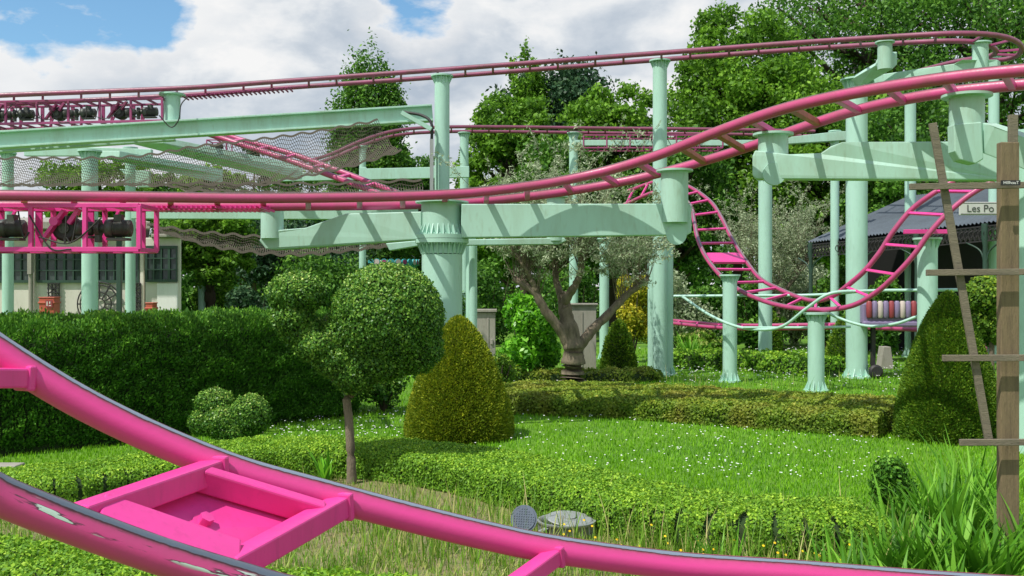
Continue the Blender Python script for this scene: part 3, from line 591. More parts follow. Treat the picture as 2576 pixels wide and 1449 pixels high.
# ---------------- supports
GR='roller coaster support columns'
def colm(u,vtop,d,dia,label='mint green steel support column standing on the lawn',base=True,capr=1.5,mat=MINT,ribs=12):
    B=GX(u,d); zt=ZV(vtop,d); o=empty('support_column',B,label,'column',GR); r=dia/2
    mb=MB(); mb.cyl(B,Vector((B.x,B.y,zt)),r,28); part('pole',mb,mat,o)
    mb=MB(); mb.cyl(Vector((B.x,B.y,zt-.02)),Vector((B.x,B.y,zt+.012)),r*capr,24)
    for i in range(ribs):
        a=2*math.pi*i/ribs; c,s=math.cos(a),math.sin(a); q=lambda rr,z:(B.x+c*rr,B.y+s*rr,z)
        t=Vector((-s,c,0))*.008
        mb.prism([Vector(q(r*.95,zt-.02))-t/2,Vector(q(r*capr*.95,zt-.02))-t/2,Vector(q(r*.95,zt-.02-r*1.1))-t/2],t)
    part('top_flange',mb,mat,o)
    if base:
        mb=MB(); mb.cyl(B,B+Vector((0,0,.035)),r*1.55,24)
        for i in range(ribs):
            a=2*math.pi*i/ribs; c,s=math.cos(a),math.sin(a); t=Vector((-s,c,0))*.01
            mb.prism([B+Vector((c*r*.95,s*r*.95,.035))-t/2,B+Vector((c*r*1.45,s*r*1.45,.035))-t/2,B+Vector((c*r*.95,s*r*.95,.2))-t/2],t)
        part('base_flange',mb,mat,o)
    return o
def arm(o,pts,thick,mat=MINT2,name='arm',K=1):
    P=[W(p[0],p[1],p[2]*K) for p in pts]; mb=MB(); n=(P[1]-P[0]).cross(P[-1]-P[0]).normalized()
    if n.y<0: n=-n
    mb.prism(P,n*thick*K); return part(name,mb,mat,o,.012)
def stub(o,u,v0,v1,d,dia,plate=1.35,mat=MINT2,K=1):
    d*=K; dia*=K
    mb=MB(); a=W(u,v0,d); b=W(u,v1,d); b=Vector((a.x,a.y,b.z)); mb.lathe(b,a,[(0,dia/2),(1,dia/2)],28); mb.cyl(a,a+Vector((0,0,.025)),dia/2*plate,28); part('bracket',mb,mat,o,.006)
d=11.2*KA; B=GX(1112,d); o=empty('support_column',B,'thick mint green column with ribbed flange and long arms','column',GR)
def z(v): return ZV(v,d)
r=.228*KA; V=lambda zz:Vector((B.x,B.y,zz))
mb=MB(); mb.cyl(B,V(z(640)),r,40); part('pole',mb,MINT,o)
mb=MB(); mb.cyl(V(z(612)),V(z(602)),.30*KA,40); mb.cyl(V(z(601)),V(z(591)),.30*KA,40)
for i in range(26):
    a=2*math.pi*i/26; c,s=math.cos(a),math.sin(a); t=Vector((-s,c,0))*.014
    for zz,zt,ro in ((z(612),z(640),.285*KA),(z(591),z(565),.285*KA)):
        mb.prism([V(zz)+Vector((c*.2,s*.2,0))-t/2,V(zz)+Vector((c*ro,s*ro,0))-t/2,V(zt)+Vector((c*.27,s*.27,0))-t/2,V(zt)+Vector((c*.2,s*.2,0))-t/2],t)
for i in range(26):
    a=2*math.pi*(i+.5)/26; c,s=math.cos(a),math.sin(a); mb.cyl(V(z(616))+Vector((c*.31,s*.31,0)),V(z(587))+Vector((c*.31,s*.31,0)),.013,6)
part('flange',mb,MINT,o)
mb=MB(); mb.cyl(V(z(638)),V(z(510)),.232*KA,40); mb.cyl(V(z(511)),V(z(507)),.30*KA,40); part('column_head',mb,MINT,o)
arm(o,[(1060,532,11.1),(870,537,11.25),(768,573,11.35),(705,578,11.4),(660,590,11.45),(652,605,11.45),(668,626,11.45),(690,629,11.45),(1060,602,11.1)],.16,K=KA)
stub(o,685,521,600,11.5,.26,K=KA)
arm(o,[(1160,513,11.0),(1735,512,11.0),(1740,520,11.0),(1740,585,11.0),(1730,591,11.0),(1160,598,11.0)],.16,K=KA)
stub(o,1697,432,560,11.05,.30,K=KA)
mb=MB(); c=W(1702,590,10.99*KA); mb.lathe(c,c+Vector((0,.03,0)),[(0,.13),(1,.13)],20); part('end_cap',mb,MINT,o)
d=14.3; B=GX(1190,d+.3); o=empty('support_column',B,'mint green support with crossbeam under the low track','column',GR)
arm(o,[(970,612,d),(1060,604,d),(1420,598,d),(1425,606,d),(1405,615,d),(1050,619,d),(980,631,d)],.14); stub(o,1398,497,606,d+.1,.26)
mb=MB(); mb.cyl(B,Vector((B.x,B.y,ZV(606,d))),.06,20); part('pole',mb,MINT,o)
B=GX(2605,9.5*KA); o=empty('support_column',B,'thick mint green column carrying a heavy crossbeam','column',GR)
mb=MB(); mb.cyl(B,Vector((B.x,B.y,ZV(330,9.5*KA))),.26,36); part('pole',mb,MINT,o)
arm(o,[(2540,355,9.35),(2120,357,9.75),(2090,368,9.8),(2065,385,9.83),(1985,388,9.9),(1900,378,10),(1893,392,10),(1893,440,10),(1903,450,10),(2540,453,9.35)],.16,K=KA)
stub(o,1945,341,425,10.15,.30,1.35,K=KA)
mb=MB(); c=W(1948,437,9.93*KA); mb.cyl(c,c+Vector((0,.04,0)),.13,20); part('end_cap',mb,MINT,o)
stub(o,2432,245,380,8.75,.29,1.45,K=KA)
arm(o,[(2400,312,8.6),(2470,306,8.6),(2475,400,8.6),(2455,412,8.6),(2415,402,8.6),(2402,380,8.6)],.14,name='bracket_plate',K=KA)
arm(o,[(2470,308,8.65),(2500,318,8.5),(2620,360,8.2),(2640,455,8.2),(2560,420,8.4),(2470,385,8.65)],.14,K=KA)
colm(1112,191,20,.30,'tall mint green column carrying the high track')
colm(1660,153,20.4,.29,'tall mint green column carrying the high track')
colm(1642,640,21,.21,'slim mint green column standing on the lawn'); colm(1677,470,20.6,.27)
colm(1836,692,19.1,.27,'mint green column under the dipping loop'); colm(2053,788,17.3,.28,'short mint green column under the dipping loop')
oR=colm(2333,600,16.6,.32,'mint green column with splayed head carrying the loop',capr=1.45)
mb=MB(); a=W(2275,583,16.3); b_=W(2385,583,16.3); mb.beam(a,b_,.10,.07); part('track_saddle',mb,PINK,oR,.006)
o=colm(2155,200,20,.42,'thick mint green column carrying the upper track')
arm(o,[(2140,200,19.8),(2200,165,19.2),(2205,150,19.2),(2215,143,19.1),(2244,143,19.1),(2244,175,19.1),(2160,222,19.8)],.2); stub(o,2226,108,175,19.0,.27)
arm(o,[(2175,193,20),(2400,160,18.9),(2420,150,18.8),(2510,150,18.8),(2510,180,18.8),(2400,188,18.9),(2175,215,20)],.2); stub(o,2466,110,175,18.9,.29)
colm(2290,240,26,.28); colm(1925,440,23,.31); colm(1520,600,25,.24); colm(1443,334,30.4,.27); colm(1168,334,30,.26); colm(2500,140,24,.24)
o=colm(2100,330,26,.22); arm(o,[(1980,345,25.8),(2110,330,25.8),(2135,330,25.8),(2135,352,25.8),(1980,362,25.8)],.2)
colm(20,385,24,.26,'slim mint green column near the white building'); colm(226,380,18,.28,'mint green column in front of the white building'); colm(328,372,24.5,.24,'slim mint green column near the white building'); colm(508,430,30,.22,'slim mint green column in front of trees')
colm(912,368,29,.2); colm(1182,600,27,.22)
B=GX(433,19.9); o=empty('support_beam',B,'long inclined mint green beam under the high track','beam')
def ibeam(o,a,b,h,dp=.24,mat=MINT2,name='beam'):
    P=W(*a);Q=W(*b); t=(Q-P).normalized(); up=Vector((0,0,1)); mb=MB()
    mb.beam(P,Q,.03+dp*.2,h,up); u=t.cross(up).normalized().cross(t)
    for s in (-1,1): mb.beam(P+u*s*h/2,Q+u*s*h/2,dp,.035,up)
    part(name,mb,mat,o,.004)
ibeam(o,(-150,362,19.5),(1088,285,20.2),.30,.26)
mb=MB(); a=W(433,240,20); mb.cyl(a,Vector((a.x,a.y,ZV(312,20))),.16,24); mb.cyl(a,a+Vector((0,0,.03)),.26,24); part('bracket',mb,MINT,o)
ibeam(o,(-150,385,20.5),(440,345,21),.12,.2)
mb=MB(); mb.tube(spline([W(1015,282,20),W(1060,290,19.9),W(1085,310,19.8),W(1086,360,19.8),W(1086,480,19.8)],8),.03,8); part('cable',mb,BLACK,o)
mb=MB(); mb.beam(W(1086,350,19.7),W(1086,480,19.7),.07,.05,Vector((0,1,0))); part('ladder_tray',mb,GALV,o)
mb=MB(); mb.beam(W(1010,283,19.7),W(1085,325,19.7),.08,.08,Vector((0,1,0))); part('diagonal_strut',mb,MINT,o)
mb=MB(); mb.tube(spline([W(470,245,19.6),W(455,265,19.5),W(450,300,19.5),W(430,320,19.5),W(400,290,19.5)],6),.012,6); part('cable',mb,BLACK,o)
def xb(pts,th,label='mint green crossbeam between coaster columns'):
    B=W(*pts[0]); mb=MB(); P=[W(*p) for p in pts]; n=(P[1]-P[0]).cross(P[-1]-P[0]).normalized(); n=n if n.y>0 else -n
    mb.prism(P,n*th); top('support_beam',mb,MINT2,B,label,'beam','coaster crossbeams',bevel=.01)
xb([(60,372,24),(230,370,24),(380,375,24),(380,392,24),(60,392,24)],.15)
xb([(330,362,22),(410,360,22),(760,430,24),(760,452,24),(700,452,24)],.15)
xb([(700,428,26),(830,440,26),(905,440,26),(905,420,26),(920,420,26),(922,424,26),(1180,418,26),(1180,446,26),(900,452,26),(700,456,26)],.15)
xb([(240,395,23),(300,395,23),(560,440,25),(560,462,25)],.15)
xb([(330,528,22),(1050,520,22),(1050,552,22),(330,550,22)],.2)
xb([(300,425,25),(375,430,25),(375,470,25),(345,470,25)],.15)
xb([(1440,352,30),(1900,352,30),(1900,366,30),(1440,366,30)],.1)
mb=MB()
mb.tube(spline([W(1695,745,20),W(1850,744,19.5),W(2050,742,19),W(2180,732,18),W(2310,730,17),W(2520,728,16.5)],8),.028,8)
mb.tube(spline([W(1715,745,19.8),W(1790,795,19),W(1870,825,18.3),W(1960,824,17.6),W(2030,775,17.2),W(2090,738,17),W(2180,732,17)],8),.028,8)
mb.tube(spline([W(2050,770,18),W(2110,800,18),W(2180,820,17.6),W(2250,815,17.2),W(2310,795,17)],8),.026,8)
mb.tube(spline([W(1870,824,18.2),W(2030,824,17.4),W(2140,822,17.2)],6),.022,8)
top('guard_pipe',mb,MINT,W(2053,760,17.4),'thin mint green guard pipes looping around the short columns','pipe')
# ---------------- drive units
def drive(P0,L,H,D,bays,label,mat=PINK,skew=Vector((1,0,0))):
    o=empty('drive_unit',P0,label,'machine'); X=skew.normalized(); Y=Vector((0,1,0)); Z=Vector((0,0,1)); s=H*.10
    mb=MB()
    for y in (0,D):
        mb.beam(P0+Y*y,P0+X*L+Y*y,s,s); mb.beam(P0+Y*y-Z*H,P0+X*L+Y*y-Z*H,s,s*1.1)
        for i in range(bays+1): q=P0+X*(L*i/bays)+Y*y; mb.beam(q,q-Z*H,s*.98,s*.98,Y)
    for i in range(bays*2+1):
        q=P0+X*(L*i/bays/2)
        for zz in (0,H): mb.beam(q-Z*zz,q-Z*zz+Y*D,s*.9,s*.9)
    for i in range(bays):
        q=P0+X*(L*(i+.72)/bays)+Y*D; mb.beam(q,q-Z*H,s*1.6,s*.7,Y)
        q=P0+X*(L*i/bays)+Y*D*.9; mb.beam(q-Z*H*.95,q+X*L*.3/bays-Z*H*.05,s*.7,s*.7,Y)
    part('frame',mb,mat,o,.004)
    for i in range(bays):
        c=P0+X*(L*(i+.5)/bays)+Y*D*.35-Z*H*.5
        if i%2==bays%2:
            r=H*.30; mb=MB(); mb.lathe(c-Y*.04,c+Y*D*.3,[(0,r*.8),(.08,r),(.9,r),(1,r*.8)],28); part('drive_tyre',mb,BLACK,o)
            mb=MB(); mb.cyl(c-Y*.06,c-Y*.035,r*.4,16)
            for a in range(5): cc_=c-Y*.07+X*r*.27*math.cos(a*1.257)+Z*r*.27*math.sin(a*1.257); mb.cyl(cc_,cc_+Y*.03,r*.07,6)
            part('wheel_hub',mb,STEEL,o)
            mb=MB(); mb.beam(c+X*r*.2+Z*H*.40-Y*.09,c-X*r*1.5-Z*H*.30-Y*.09,s*.8,s*2.0,Y); mb.cyl(c-X*r*.5+Z*H*.15-Y*.15,c-X*r*.5+Z*H*.15-Y*.04,r*.34,16); mb.beam(c+X*r*1.3+Z*H*.45-Y*.07,c+X*r*.5+Z*H*.1-Y*.07,s,s*1.6,Y); part('pivot_arm',mb,mat,o,.004)
            l=L/bays*.15; q=c+X*L/bays*.38; mb=MB(); mb.lathe(q+X*l,q-X*l,[(0,H*.1),(.1,H*.16),(.6,H*.16),(.62,H*.2),(1,H*.2)],16); mb.beam(q-Z*H*.2-X*l,q-Z*H*.2+X*l,H*.3,H*.05); part('gearbox',mb,STEEL,o)
        else:
            r=H*.20; l=L/bays*.24; prof=[(0,r*.5),(.03,r*.86)]
            for k in range(12): t=.05+.6*k/12; prof+=[(t,r*.8),(t+.004,r),(t+.022,r),(t+.026,r*.8)]
            prof+=[(.68,r*.8),(.7,r*1.1),(.97,r*1.05),(1,r*.6)]
            mb=MB(); mb.lathe(c+X*l,c-X*l,prof,20); part('motor',mb,STEEL,o)
            mb=MB(); mb.beam(c-X*l*.3+Z*r*1.2,c+X*l*.3+Z*r*1.2,r*1.0,r*.8); mb.beam(c-X*l*.8-Z*r*1.25,c+X*l*.8-Z*r*1.25,r*1.5,r*.3); mb.cyl(c-X*l*1.4,c-X*l,r*.45,14); mb.lathe(c-X*l*1.75,c-X*l*1.4,[(0,r*.9),(1,r*.9)],18); mb.beam(c-X*l*1.6+Z*r,c-X*l*1.6-Z*r*1.6,r*.6,r*.8,Y); part('gearbox',mb,STEEL,o,.004)
    for i in range(bays*2+1):
        r_=random.Random(i); a=P0+X*L*r_.uniform(.1,.9)-Z*H*r_.uniform(0,.3)-Y*.03; e=a+X*r_.uniform(-.8,.8)*H*2-Z*H*r_.uniform(.4,.8); m=a.lerp(e,.5)-Z*H*.35
        mb=MB(); mb.tube(spline([a,m,e],8),H*.018,6); part('cable',mb,BLACK,o)
    return o
drive(W(-330,517,9.75*KA),(690-10)*9.75*KA/F,.43*KA,.55,5,'pink framed track drive with electric motors under the rail')
drive(W(-300,262,19.8),(708)*19.8/F,.44,.6,9,'pink framed tyre drive row under the high track',PINKD,Vector((1,0,.02)))
drive(W(1468,340,30),(350)*30/F,.38,.7,6,'pink framed tyre drive row under the distant track',PINKD)
drive(W(520,352,26),50*26/F,.3,.5,1,'small dark drive motor under the dipping track',PINKD)
mb=MB(); mb.beam(W(465,243,20.2),W(730,222,20.4),.2,.02)
for i in range(24): p=W(465+i*11.5,243-i*.92,20.2); mb.beam(p+Vector((0,-.15,-.02)),p+Vector((0,.25,-.02)),.02,.03)
top('brake_fin_strip',mb,PINKD,W(465,243,20.2),'pink slotted brake strip fixed under the high track','machine')
mb=MB()
for i in range(26):
    p=W(372+i*12,522,10.6*KA); mb.beam(p+Vector((0,-.35,-.02)),p+Vector((0,.35,-.02)),.02,.03)
mb.beam(W(372,524,10.4*KA),W(680,523,10.6*KA),.04,.05); mb.beam(W(372,521,10.8*KA),W(680,521,11.0*KA),.04,.05)
top('brake_fin_strip',mb,PINK,W(372,522,10.6*KA),'pink slotted brake strip fixed under the low track','machine')
# ---------------- nets
def net(topl,botl,nu,nv,wd,label,swag):
    A=resample(spline([W(*p) for p in topl],8),nu+1); Bm=resample(spline([W(*p) for p in botl],8),nu+1)
    def pt(i,j):
        f=j/nv; p=A[i].lerp(Bm[i],f); return p+Vector((0,math.sin(f*3.14)*.25,-math.sin(f*3.14)*swag+.02*math.sin(i*.7+j)))
    mb=MB()
    def strip(a,b,w):
        t=(b-a).normalized(); s=t.cross(Vector((0,1,0)))
        if s.length<.01: return
        s=s.normalized()*w/2; k=mb.add([a-s,a+s,b+s,b-s]); mb.face([k,k+1,k+2,k+3])
    for i in range(nu+1):
        for j in range(nv+1):
            if i<nu: strip(pt(i,j),pt(i+1,j),wd*(4 if j in(0,nv) else 1))
            if j<nv: strip(pt(i,j),pt(i,j+1),wd)
    top('safety_net',mb,NET,A[0],label,'net')
net([(-120,398,17),(300,396,17),(500,368,17),(750,338,17),(950,303,17)],[(-120,468,16.6),(300,464,16.6),(600,468,16.6),(850,425,16.6),(1010,378,16.6)],200,18,.009,'brown safety net hanging below the high track',.12)
net([(370,566,15),(550,588,15),(750,598,15),(1000,590,15)],[(400,578,14.6),(550,622,14.6),(750,640,14.6),(1000,615,14.6)],110,9,.009,'brown safety net sagging beside the crossbeam',.05)
net([(420,462,16),(800,462,16),(1060,452,16)],[(470,478,15.5),(800,488,15.5),(1060,482,15.5)],90,5,.009,'brown net strip stretched behind the low track',.03)
# ---------------- white building
D=26; o=empty('white_building',GX(180,D),'cream single storey building with dark gridded windows','building'); s_=D/F
def X(u,d=D): return (u-CX)*d/F
def fpr(mb,fp,z0,z1): mb.prism([(x,y,z0) for x,y in fp],(0,0,z1-z0))
mb=MB(); fpr(mb,[(X(-500),D),(X(364),D),(X(360,35),35),(X(-500),35)],0,ZV(580,D)); fpr(mb,[(X(366,25.4),25.4),(X(456,25.4),25.4),(X(452,30),30),(X(366,30),30)],0,ZV(598,25.4))
for u in (-110,86,240,358): mb.box((X(u-5),D-.05,0),(X(u+5),D+.1,ZV(600,D)))
part('wall',mb,WALL,o,.02)
mb=MB(); fpr(mb,[(X(-520),D-.5),(X(378,25.5),D-.5),(X(372,35.3),35.3),(X(-520),35.3)],ZV(579,D),ZV(560,D)); mb.prism([Vector((X(-520),D-.3,ZV(559,D))),Vector((X(376,25.7),D-.3,ZV(559,D))),Vector((X(330,30),D+4,ZV(520,D))),Vector((X(-520),D+4,ZV(520,D)))],Vector((0,.1,-.05)))
fpr(mb,[(X(380,25.2),25.2),(X(462,25.2),25.2),(X(456,30.2),30.2),(X(380,30.2),30.2)],ZV(597,25.2),ZV(588,25.2))
part('roof',mb,CONC,o,.02)
def window(u0,u1,v0,v1,d,nu,nv):
    mb=MB(); mb.box((X(u0,d),d-.02,ZV(v1,d)),(X(u1,d),d+.05,ZV(v0,d))); wdo=part('window',mb,GLASS,o)
    mb=MB()
    for i in range(nu+1): x=X(u0+(u1-u0)*i/nu,d); t=.03 if i%3 else .06; mb.box((x-t/2,d-.07,ZV(v1,d)),(x+t/2,d-.025,ZV(v0,d)))
    for j in range(nv+1): zz=ZV(v0+(v1-v0)*j/nv,d); t=.03 if 0<j<nv else .07; mb.box((X(u0,d)-.02,d-.075,zz-t/2),(X(u1,d)+.02,d-.03,zz+t/2))
    part('frame',mb,GREENFR,wdo)
window(-420,-120,625,708,D,12,3); window(-100,78,625,708,D,8,3); window(97,232,625,708,D,6,3); window(248,350,625,708,D,5,3)
window(370,446,622,706,25.4,4,3)
mb=MB(); mb.box((X(396,25.4),25.37,.0),(X(448,25.4),25.43,ZV(712,25.4))); part('door',mb,WHITE,o,.01)
mb=MB(); c=W(250,765,D-.1)
for rr in (55,48,30,14):
    mb.tube([c+Vector((math.cos(a)*rr*s_,0,math.sin(a)*rr*s_)) for a in np.linspace(0,2*math.pi,33)],.018,6,False)
for i in range(12): a=i*math.pi/6; mb.beam(c+Vector((math.cos(a)*14*s_,0,math.sin(a)*14*s_)),c+Vector((math.cos(a)*54*s_,0,math.sin(a)*54*s_)),.035,.03,Vector((0,1,0)))
part('clock_trellis',mb,BLACK,o)
for u in (138,342):
    mb=MB()
    for i in range(4): x=X(u-13+i*9); mb.box((x-.014,D-.09,.9),(x+.014,D-.06,ZV(712,D)))
    for j in range(9): zz=ZV(714+j*11,D); mb.box((X(u-15),D-.1,zz-.014),(X(u+16),D-.07,zz+.014))
    for sgn in (0,1):
        for j in range(3): mb.beam(Vector((X(u-13 if sgn else u+13),D-.08,ZV(716+j*24,D))),Vector((X(u+13 if sgn else u-13),D-.08,ZV(740+j*24,D))),.02,.02,Vector((0,1,0)))
    part('wall_trellis',mb,BLACK,o)
mb=MB(); mb.cyl((X(85),D-.15,0),(X(85),D-.15,ZV(600,D)),.06,12); mb.box((X(80),D-.25,ZV(690,D)),(X(90),D-.12,ZV(630,D))); part('downpipe',mb,CONC,o)
mb=MB(); mb.box((X(296,25),24.9,0),(X(308,25),25,ZV(590,25))); top('lamp_post',mb,GREENFR,GX(300,25),'dark green slim post in front of the building','post',bevel=.01)
def redbox(u0,u1,v0,d,mat,label,sym):
    o=empty('hydrant_box',GX((u0+u1)/2,d),label,'cabinet'); mb=MB(); mb.box((X(u0,d),d,0),(X(u1,d),d+.3,ZV(v0,d))); mb.box((X(u0,d)-.02,d-.02,ZV(v0+14,d)),(X(u1,d)+.02,d+.32,ZV(v0+9,d))); mb.box((X(u0,d)-.015,d-.015,ZV(v0,d)),(X(u1,d)+.015,d+.315,ZV(v0-3,d))); part('cabinet_body',mb,mat,o,.015)
    if sym:
        mb=MB(); c=W((u0+u1)/2+6,v0+14,d-.03); h=.08; mb.box((c.x-h,c.y,c.z-h),(c.x+h,c.y+.01,c.z+h)); part('safety_sign',mb,REDP,o)
        mb=MB(); mb.box((c.x-.05,c.y-.004,c.z-.05),(c.x-.03,c.y-.001,c.z+.05)); mb.box((c.x+.0,c.y-.004,c.z-.05),(c.x+.05,c.y-.001,c.z-.035)); mb.box((c.x+.01,c.y-.004,c.z+.0),(c.x+.03,c.y-.001,c.z+.05)); part('sign_symbol',mb,WHITE,o)
redbox(98,136,750,22.5,ORANGE,'orange red hydrant cabinet with safety sign','a'); redbox(366,384,764,22.5,ORANGE,'small orange red post box by the wall',None)
# ---------------- small garden things
mb=MB(); mb.box((X(1188,18.5),18.5,0),(X(1246,18.5),18.8,ZV(786,18.5))); mb.box((X(1184,18.5),18.45,ZV(785,18.5)),(X(1250,18.5),18.85,ZV(778,18.5))); mb.box((X(1226,18.5),18.485,.2),(X(1230,18.5),18.499,ZV(800,18.5))); mb.box((X(1234,18.5),18.47,.75),(X(1240,18.5),18.499,.85))
top('electric_cabinet',mb,CONC,GX(1217,18.5),'grey electric cabinet beside the column','cabinet',bevel=.01)
mb=MB(); mb.box((X(1428,21.5),21.5,0),(X(1500,21.5),21.7,ZV(768,21.5))); mb.box((X(1424,21.5),21.45,ZV(768,21.5)),(X(1504,21.5),21.75,ZV(763,21.5))); mb.box((X(1464,21.5),21.48,.1),(X(1466,21.5),21.499,1.3))
top('white_cabinet',mb,CONC,GX(1465,21.5),'pale cabinet behind the olive tree','cabinet',bevel=.01)
c=GX(968,40); o=empty('carousel',c,'carousel with decorated teal and pink crown and pale canopy','carousel'); Zr=ZV(664,40)
mb=MB(); mb.lathe(c+Vector((0,0,Zr+.0)),c+Vector((0,0,Zr+.16)),[(0,1.25),(.3,1.0),(.7,.6),(1,.03)],24); part('canopy',mb,CREAM,o)
mb=MB(); mb.cyl(c,c+Vector((0,0,Zr)),.25,16); mb.cyl(c,c+Vector((0,0,.3)),1.3,24)
for i in range(10): a=i*.628; q=c+Vector((math.cos(a)*1.15,math.sin(a)*1.15,0)); mb.cyl(q,q+Vector((0,0,Zr)),.04,8)
part('platform',mb,CREAM,o)
for nm,m,k0 in (('scallop_band',TEAL,0),('scallop_ornament',CREAM,1),('scallop_rose',PINKD,2)):
    mb=MB()
    if k0==0: mb.lathe(c+Vector((0,0,Zr-.22)),c+Vector((0,0,Zr+.05)),[(0,1.25),(1,1.33)],36)
    for i in range(30):
        a=2*math.pi*i/30
        if i%3==k0 or k0==0: q=c+Vector((math.cos(a)*1.33,math.sin(a)*1.33,Zr+.05)); n_=Vector((math.cos(a),math.sin(a),0)); mb.cyl(q-n_*.03,q+n_*.04*(1+k0*.2),.13-.02*k0,12)
    part(nm,mb,m,o)
# ---------------- pavilion
o=empty('pavilion',GX(2400,22),'open pavilion with grey corrugated roof and dark ironwork','building')
e1,e2,r1,r2=W(2030,612,27),W(2680,540,20),W(2285,497,28.5),W(2680,448,25)
mb=MB(); NS=70; n=(e2-e1).cross(r1-e1).normalized(); n=n if n.z>0 else -n
for i in range(NS):
    a,b_=i/NS,(i+.5)/NS; c_=(i+1)/NS
    A0,A1_,A2_=e1.lerp(e2,a),e1.lerp(e2,b_),e1.lerp(e2,c_); B0,B1,B2=r1.lerp(r2,a),r1.lerp(r2,b_),r1.lerp(r2,c_)
    k=mb.add([A0,A1_+n*.05,A2_,B2,B1+n*.05,B0]); mb.face([k,k+1,k+4,k+5]); mb.face([k+1,k+2,k+3,k+4])
mb.prism([e1-n*.06,e2-n*.06,r2-n*.06,r1-n*.06],-n*.05)
part('roof',mb,SLATE,o)
mb=MB()
for i in range(60):
    a=e1.lerp(e2,i/60); b_=e1.lerp(e2,(i+1)/60); dz=Vector((0,0,-.38)); mb.beam(a-Vector((0,0,.06)),b_-Vector((0,0,.06)),.03,.03); mb.beam(a+dz,b_+dz,.03,.03); mb.beam(a-Vector((0,0,.06)),b_+dz,.02,.02); mb.beam(b_-Vector((0,0,.06)),a+dz,.02,.02)
    cc_=a.lerp(b_,.5)-Vector((0,0,.22)); mb.tube([cc_+Vector((math.cos(t)*.09,0,math.sin(t)*.09)) for t in np.linspace(0,6.283,9)],.009,4,False)
part('lattice',mb,BLACK,o)
for f in (.02,.25,.5,.75,.97):
    a=e1.lerp(e2,f); mb=MB(); mb.lathe(Vector((a.x,a.y,0)),a,[(0,.10),(.08,.10),(.1,.06),(.85,.05),(.9,.08),(1,.08)],12)
    t=(e2-e1).normalized()
    for sg in (-1,1): mb.tube(spline([a-Vector((0,0,1.0)),a-Vector((0,0,.6))+t*sg*.12,a-Vector((0,0,.38))+t*sg*.5],5),.02,6)
    part('post',mb,GREENFR,o)
mb=MB(); mb.box((X(2150,28.6),28.6,0),(X(2800,28.6),28.8,ZV(560,28.6))); mb.box((X(2300,25),25,0),(X(2800,25),25.2,3.0)); part('back_wall',mb,DARK,o)  # wall and nearer panel coloured near-black to paint the interior's shade
def text(body,size,loc,mat,par,ext=.004,name='lettering'):
    cu=bpy.data.curves.new(name,'FONT'); cu.body=body; cu.size=size; cu.extrude=ext; cu.align_x='CENTER'; cu.align_y='CENTER'
    ob=bpy.data.objects.new(name,cu); COL.objects.link(ob); bpy.context.view_layer.update()
    me=bpy.data.meshes.new_from_object(ob.evaluated_get(bpy.context.evaluated_depsgraph_get())); bpy.data.objects.remove(ob)
    me.transform(Matrix.Rotation(math.pi/2,4,'X')); me.transform(Matrix.Translation(Vector(loc)-orgof(par))); me.materials.clear(); me.materials.append(mat)
    x=bpy.data.objects.new(name,me); COL.objects.link(x); x.parent=par; return x
d=19; c=W(2468,526,d); os_=empty('shop_sign',c,'white sign with black lettering hung below the pavilion roof','sign')
mb=MB(); mb.box((X(2414,d),d,ZV(541,d)),(X(2530,d),d+.04,ZV(508,d))); part('sign_board',mb,SIGNW,os_,.01)
mb=MB(); mb.box((X(2417,d),d-.004,ZV(539,d)),(X(2528,d),d-.001,ZV(537.5,d))); mb.box((X(2417,d),d-.004,ZV(511.5,d)),(X(2528,d),d-.001,ZV(510,d))); part('sign_border',mb,BLACK,os_)
text('Les Po',.195,(X(2466,d),d-.006,ZV(525,d)),STEEL,os_,.002)
d=19.6; o=empty('ride_car',GX(2290,d),'ride car with rounded red white and lilac striped padding','ride car')
for i in range(16):
    x=X(2180+i*14,d)+.05; mb=MB(); mb.lathe((x,d,ZV(800,d)),(x,d,ZV(757,d)),[(0,.035),(.1,.054),(.5,.058),(.9,.054),(1,.035)],12)
    part('padding_roll',mb,(REDP,LILAC,CREAM,LILAC)[i%4],o)
mb=MB(); mb.box((X(2172,d),d+.04,ZV(818,d)),(X(2420,d),d+.9,ZV(763,d))); mb.box((X(2172,d),d-.02,ZV(822,d)),(X(2420,d),d+.9,ZV(808,d))); part('car_body',mb,LILAC,o,.03)
for u in (2210,2380):
    mb=MB(); mb.lathe((X(u,d),d+.1,.14),(X(u,d),d+.2,.14),[(0,.10),(.2,.14),(.8,.14),(1,.10)],20); part('wheel',mb,BLACK,o)
    mb=MB(); mb.beam(Vector((X(u,d),d+.3,.1)),Vector((X(u,d),d+.3,1.1)),.08,.08); part('leg',mb,BLACK,o)
d=18; o=empty('control_stand',GX(2465,d),'pink control stand with grey cap near the pavilion','machine')
mb=MB(); mb.box((X(2448,d),d,0),(X(2485,d),d+.3,ZV(775,d))); part('stand_body',mb,PINKD,o,.02); mb=MB(); mb.box((X(2440,d),d-.05,ZV(774,d)),(X(2492,d),d+.35,ZV(752,d))); part('stand_cap',mb,GALV,o,.02)
mb=MB(); P=GX(2232,22); mb.prism([P+Vector((-.15,0,0)),P+Vector((.15,0,0)),P+Vector((.08,0,.5)),P+Vector((-.08,0,.5))],Vector((0,.3,0))); top('concrete_footing',mb,CONC,P,'tapered concrete footing for the track','footing',bevel=.01)
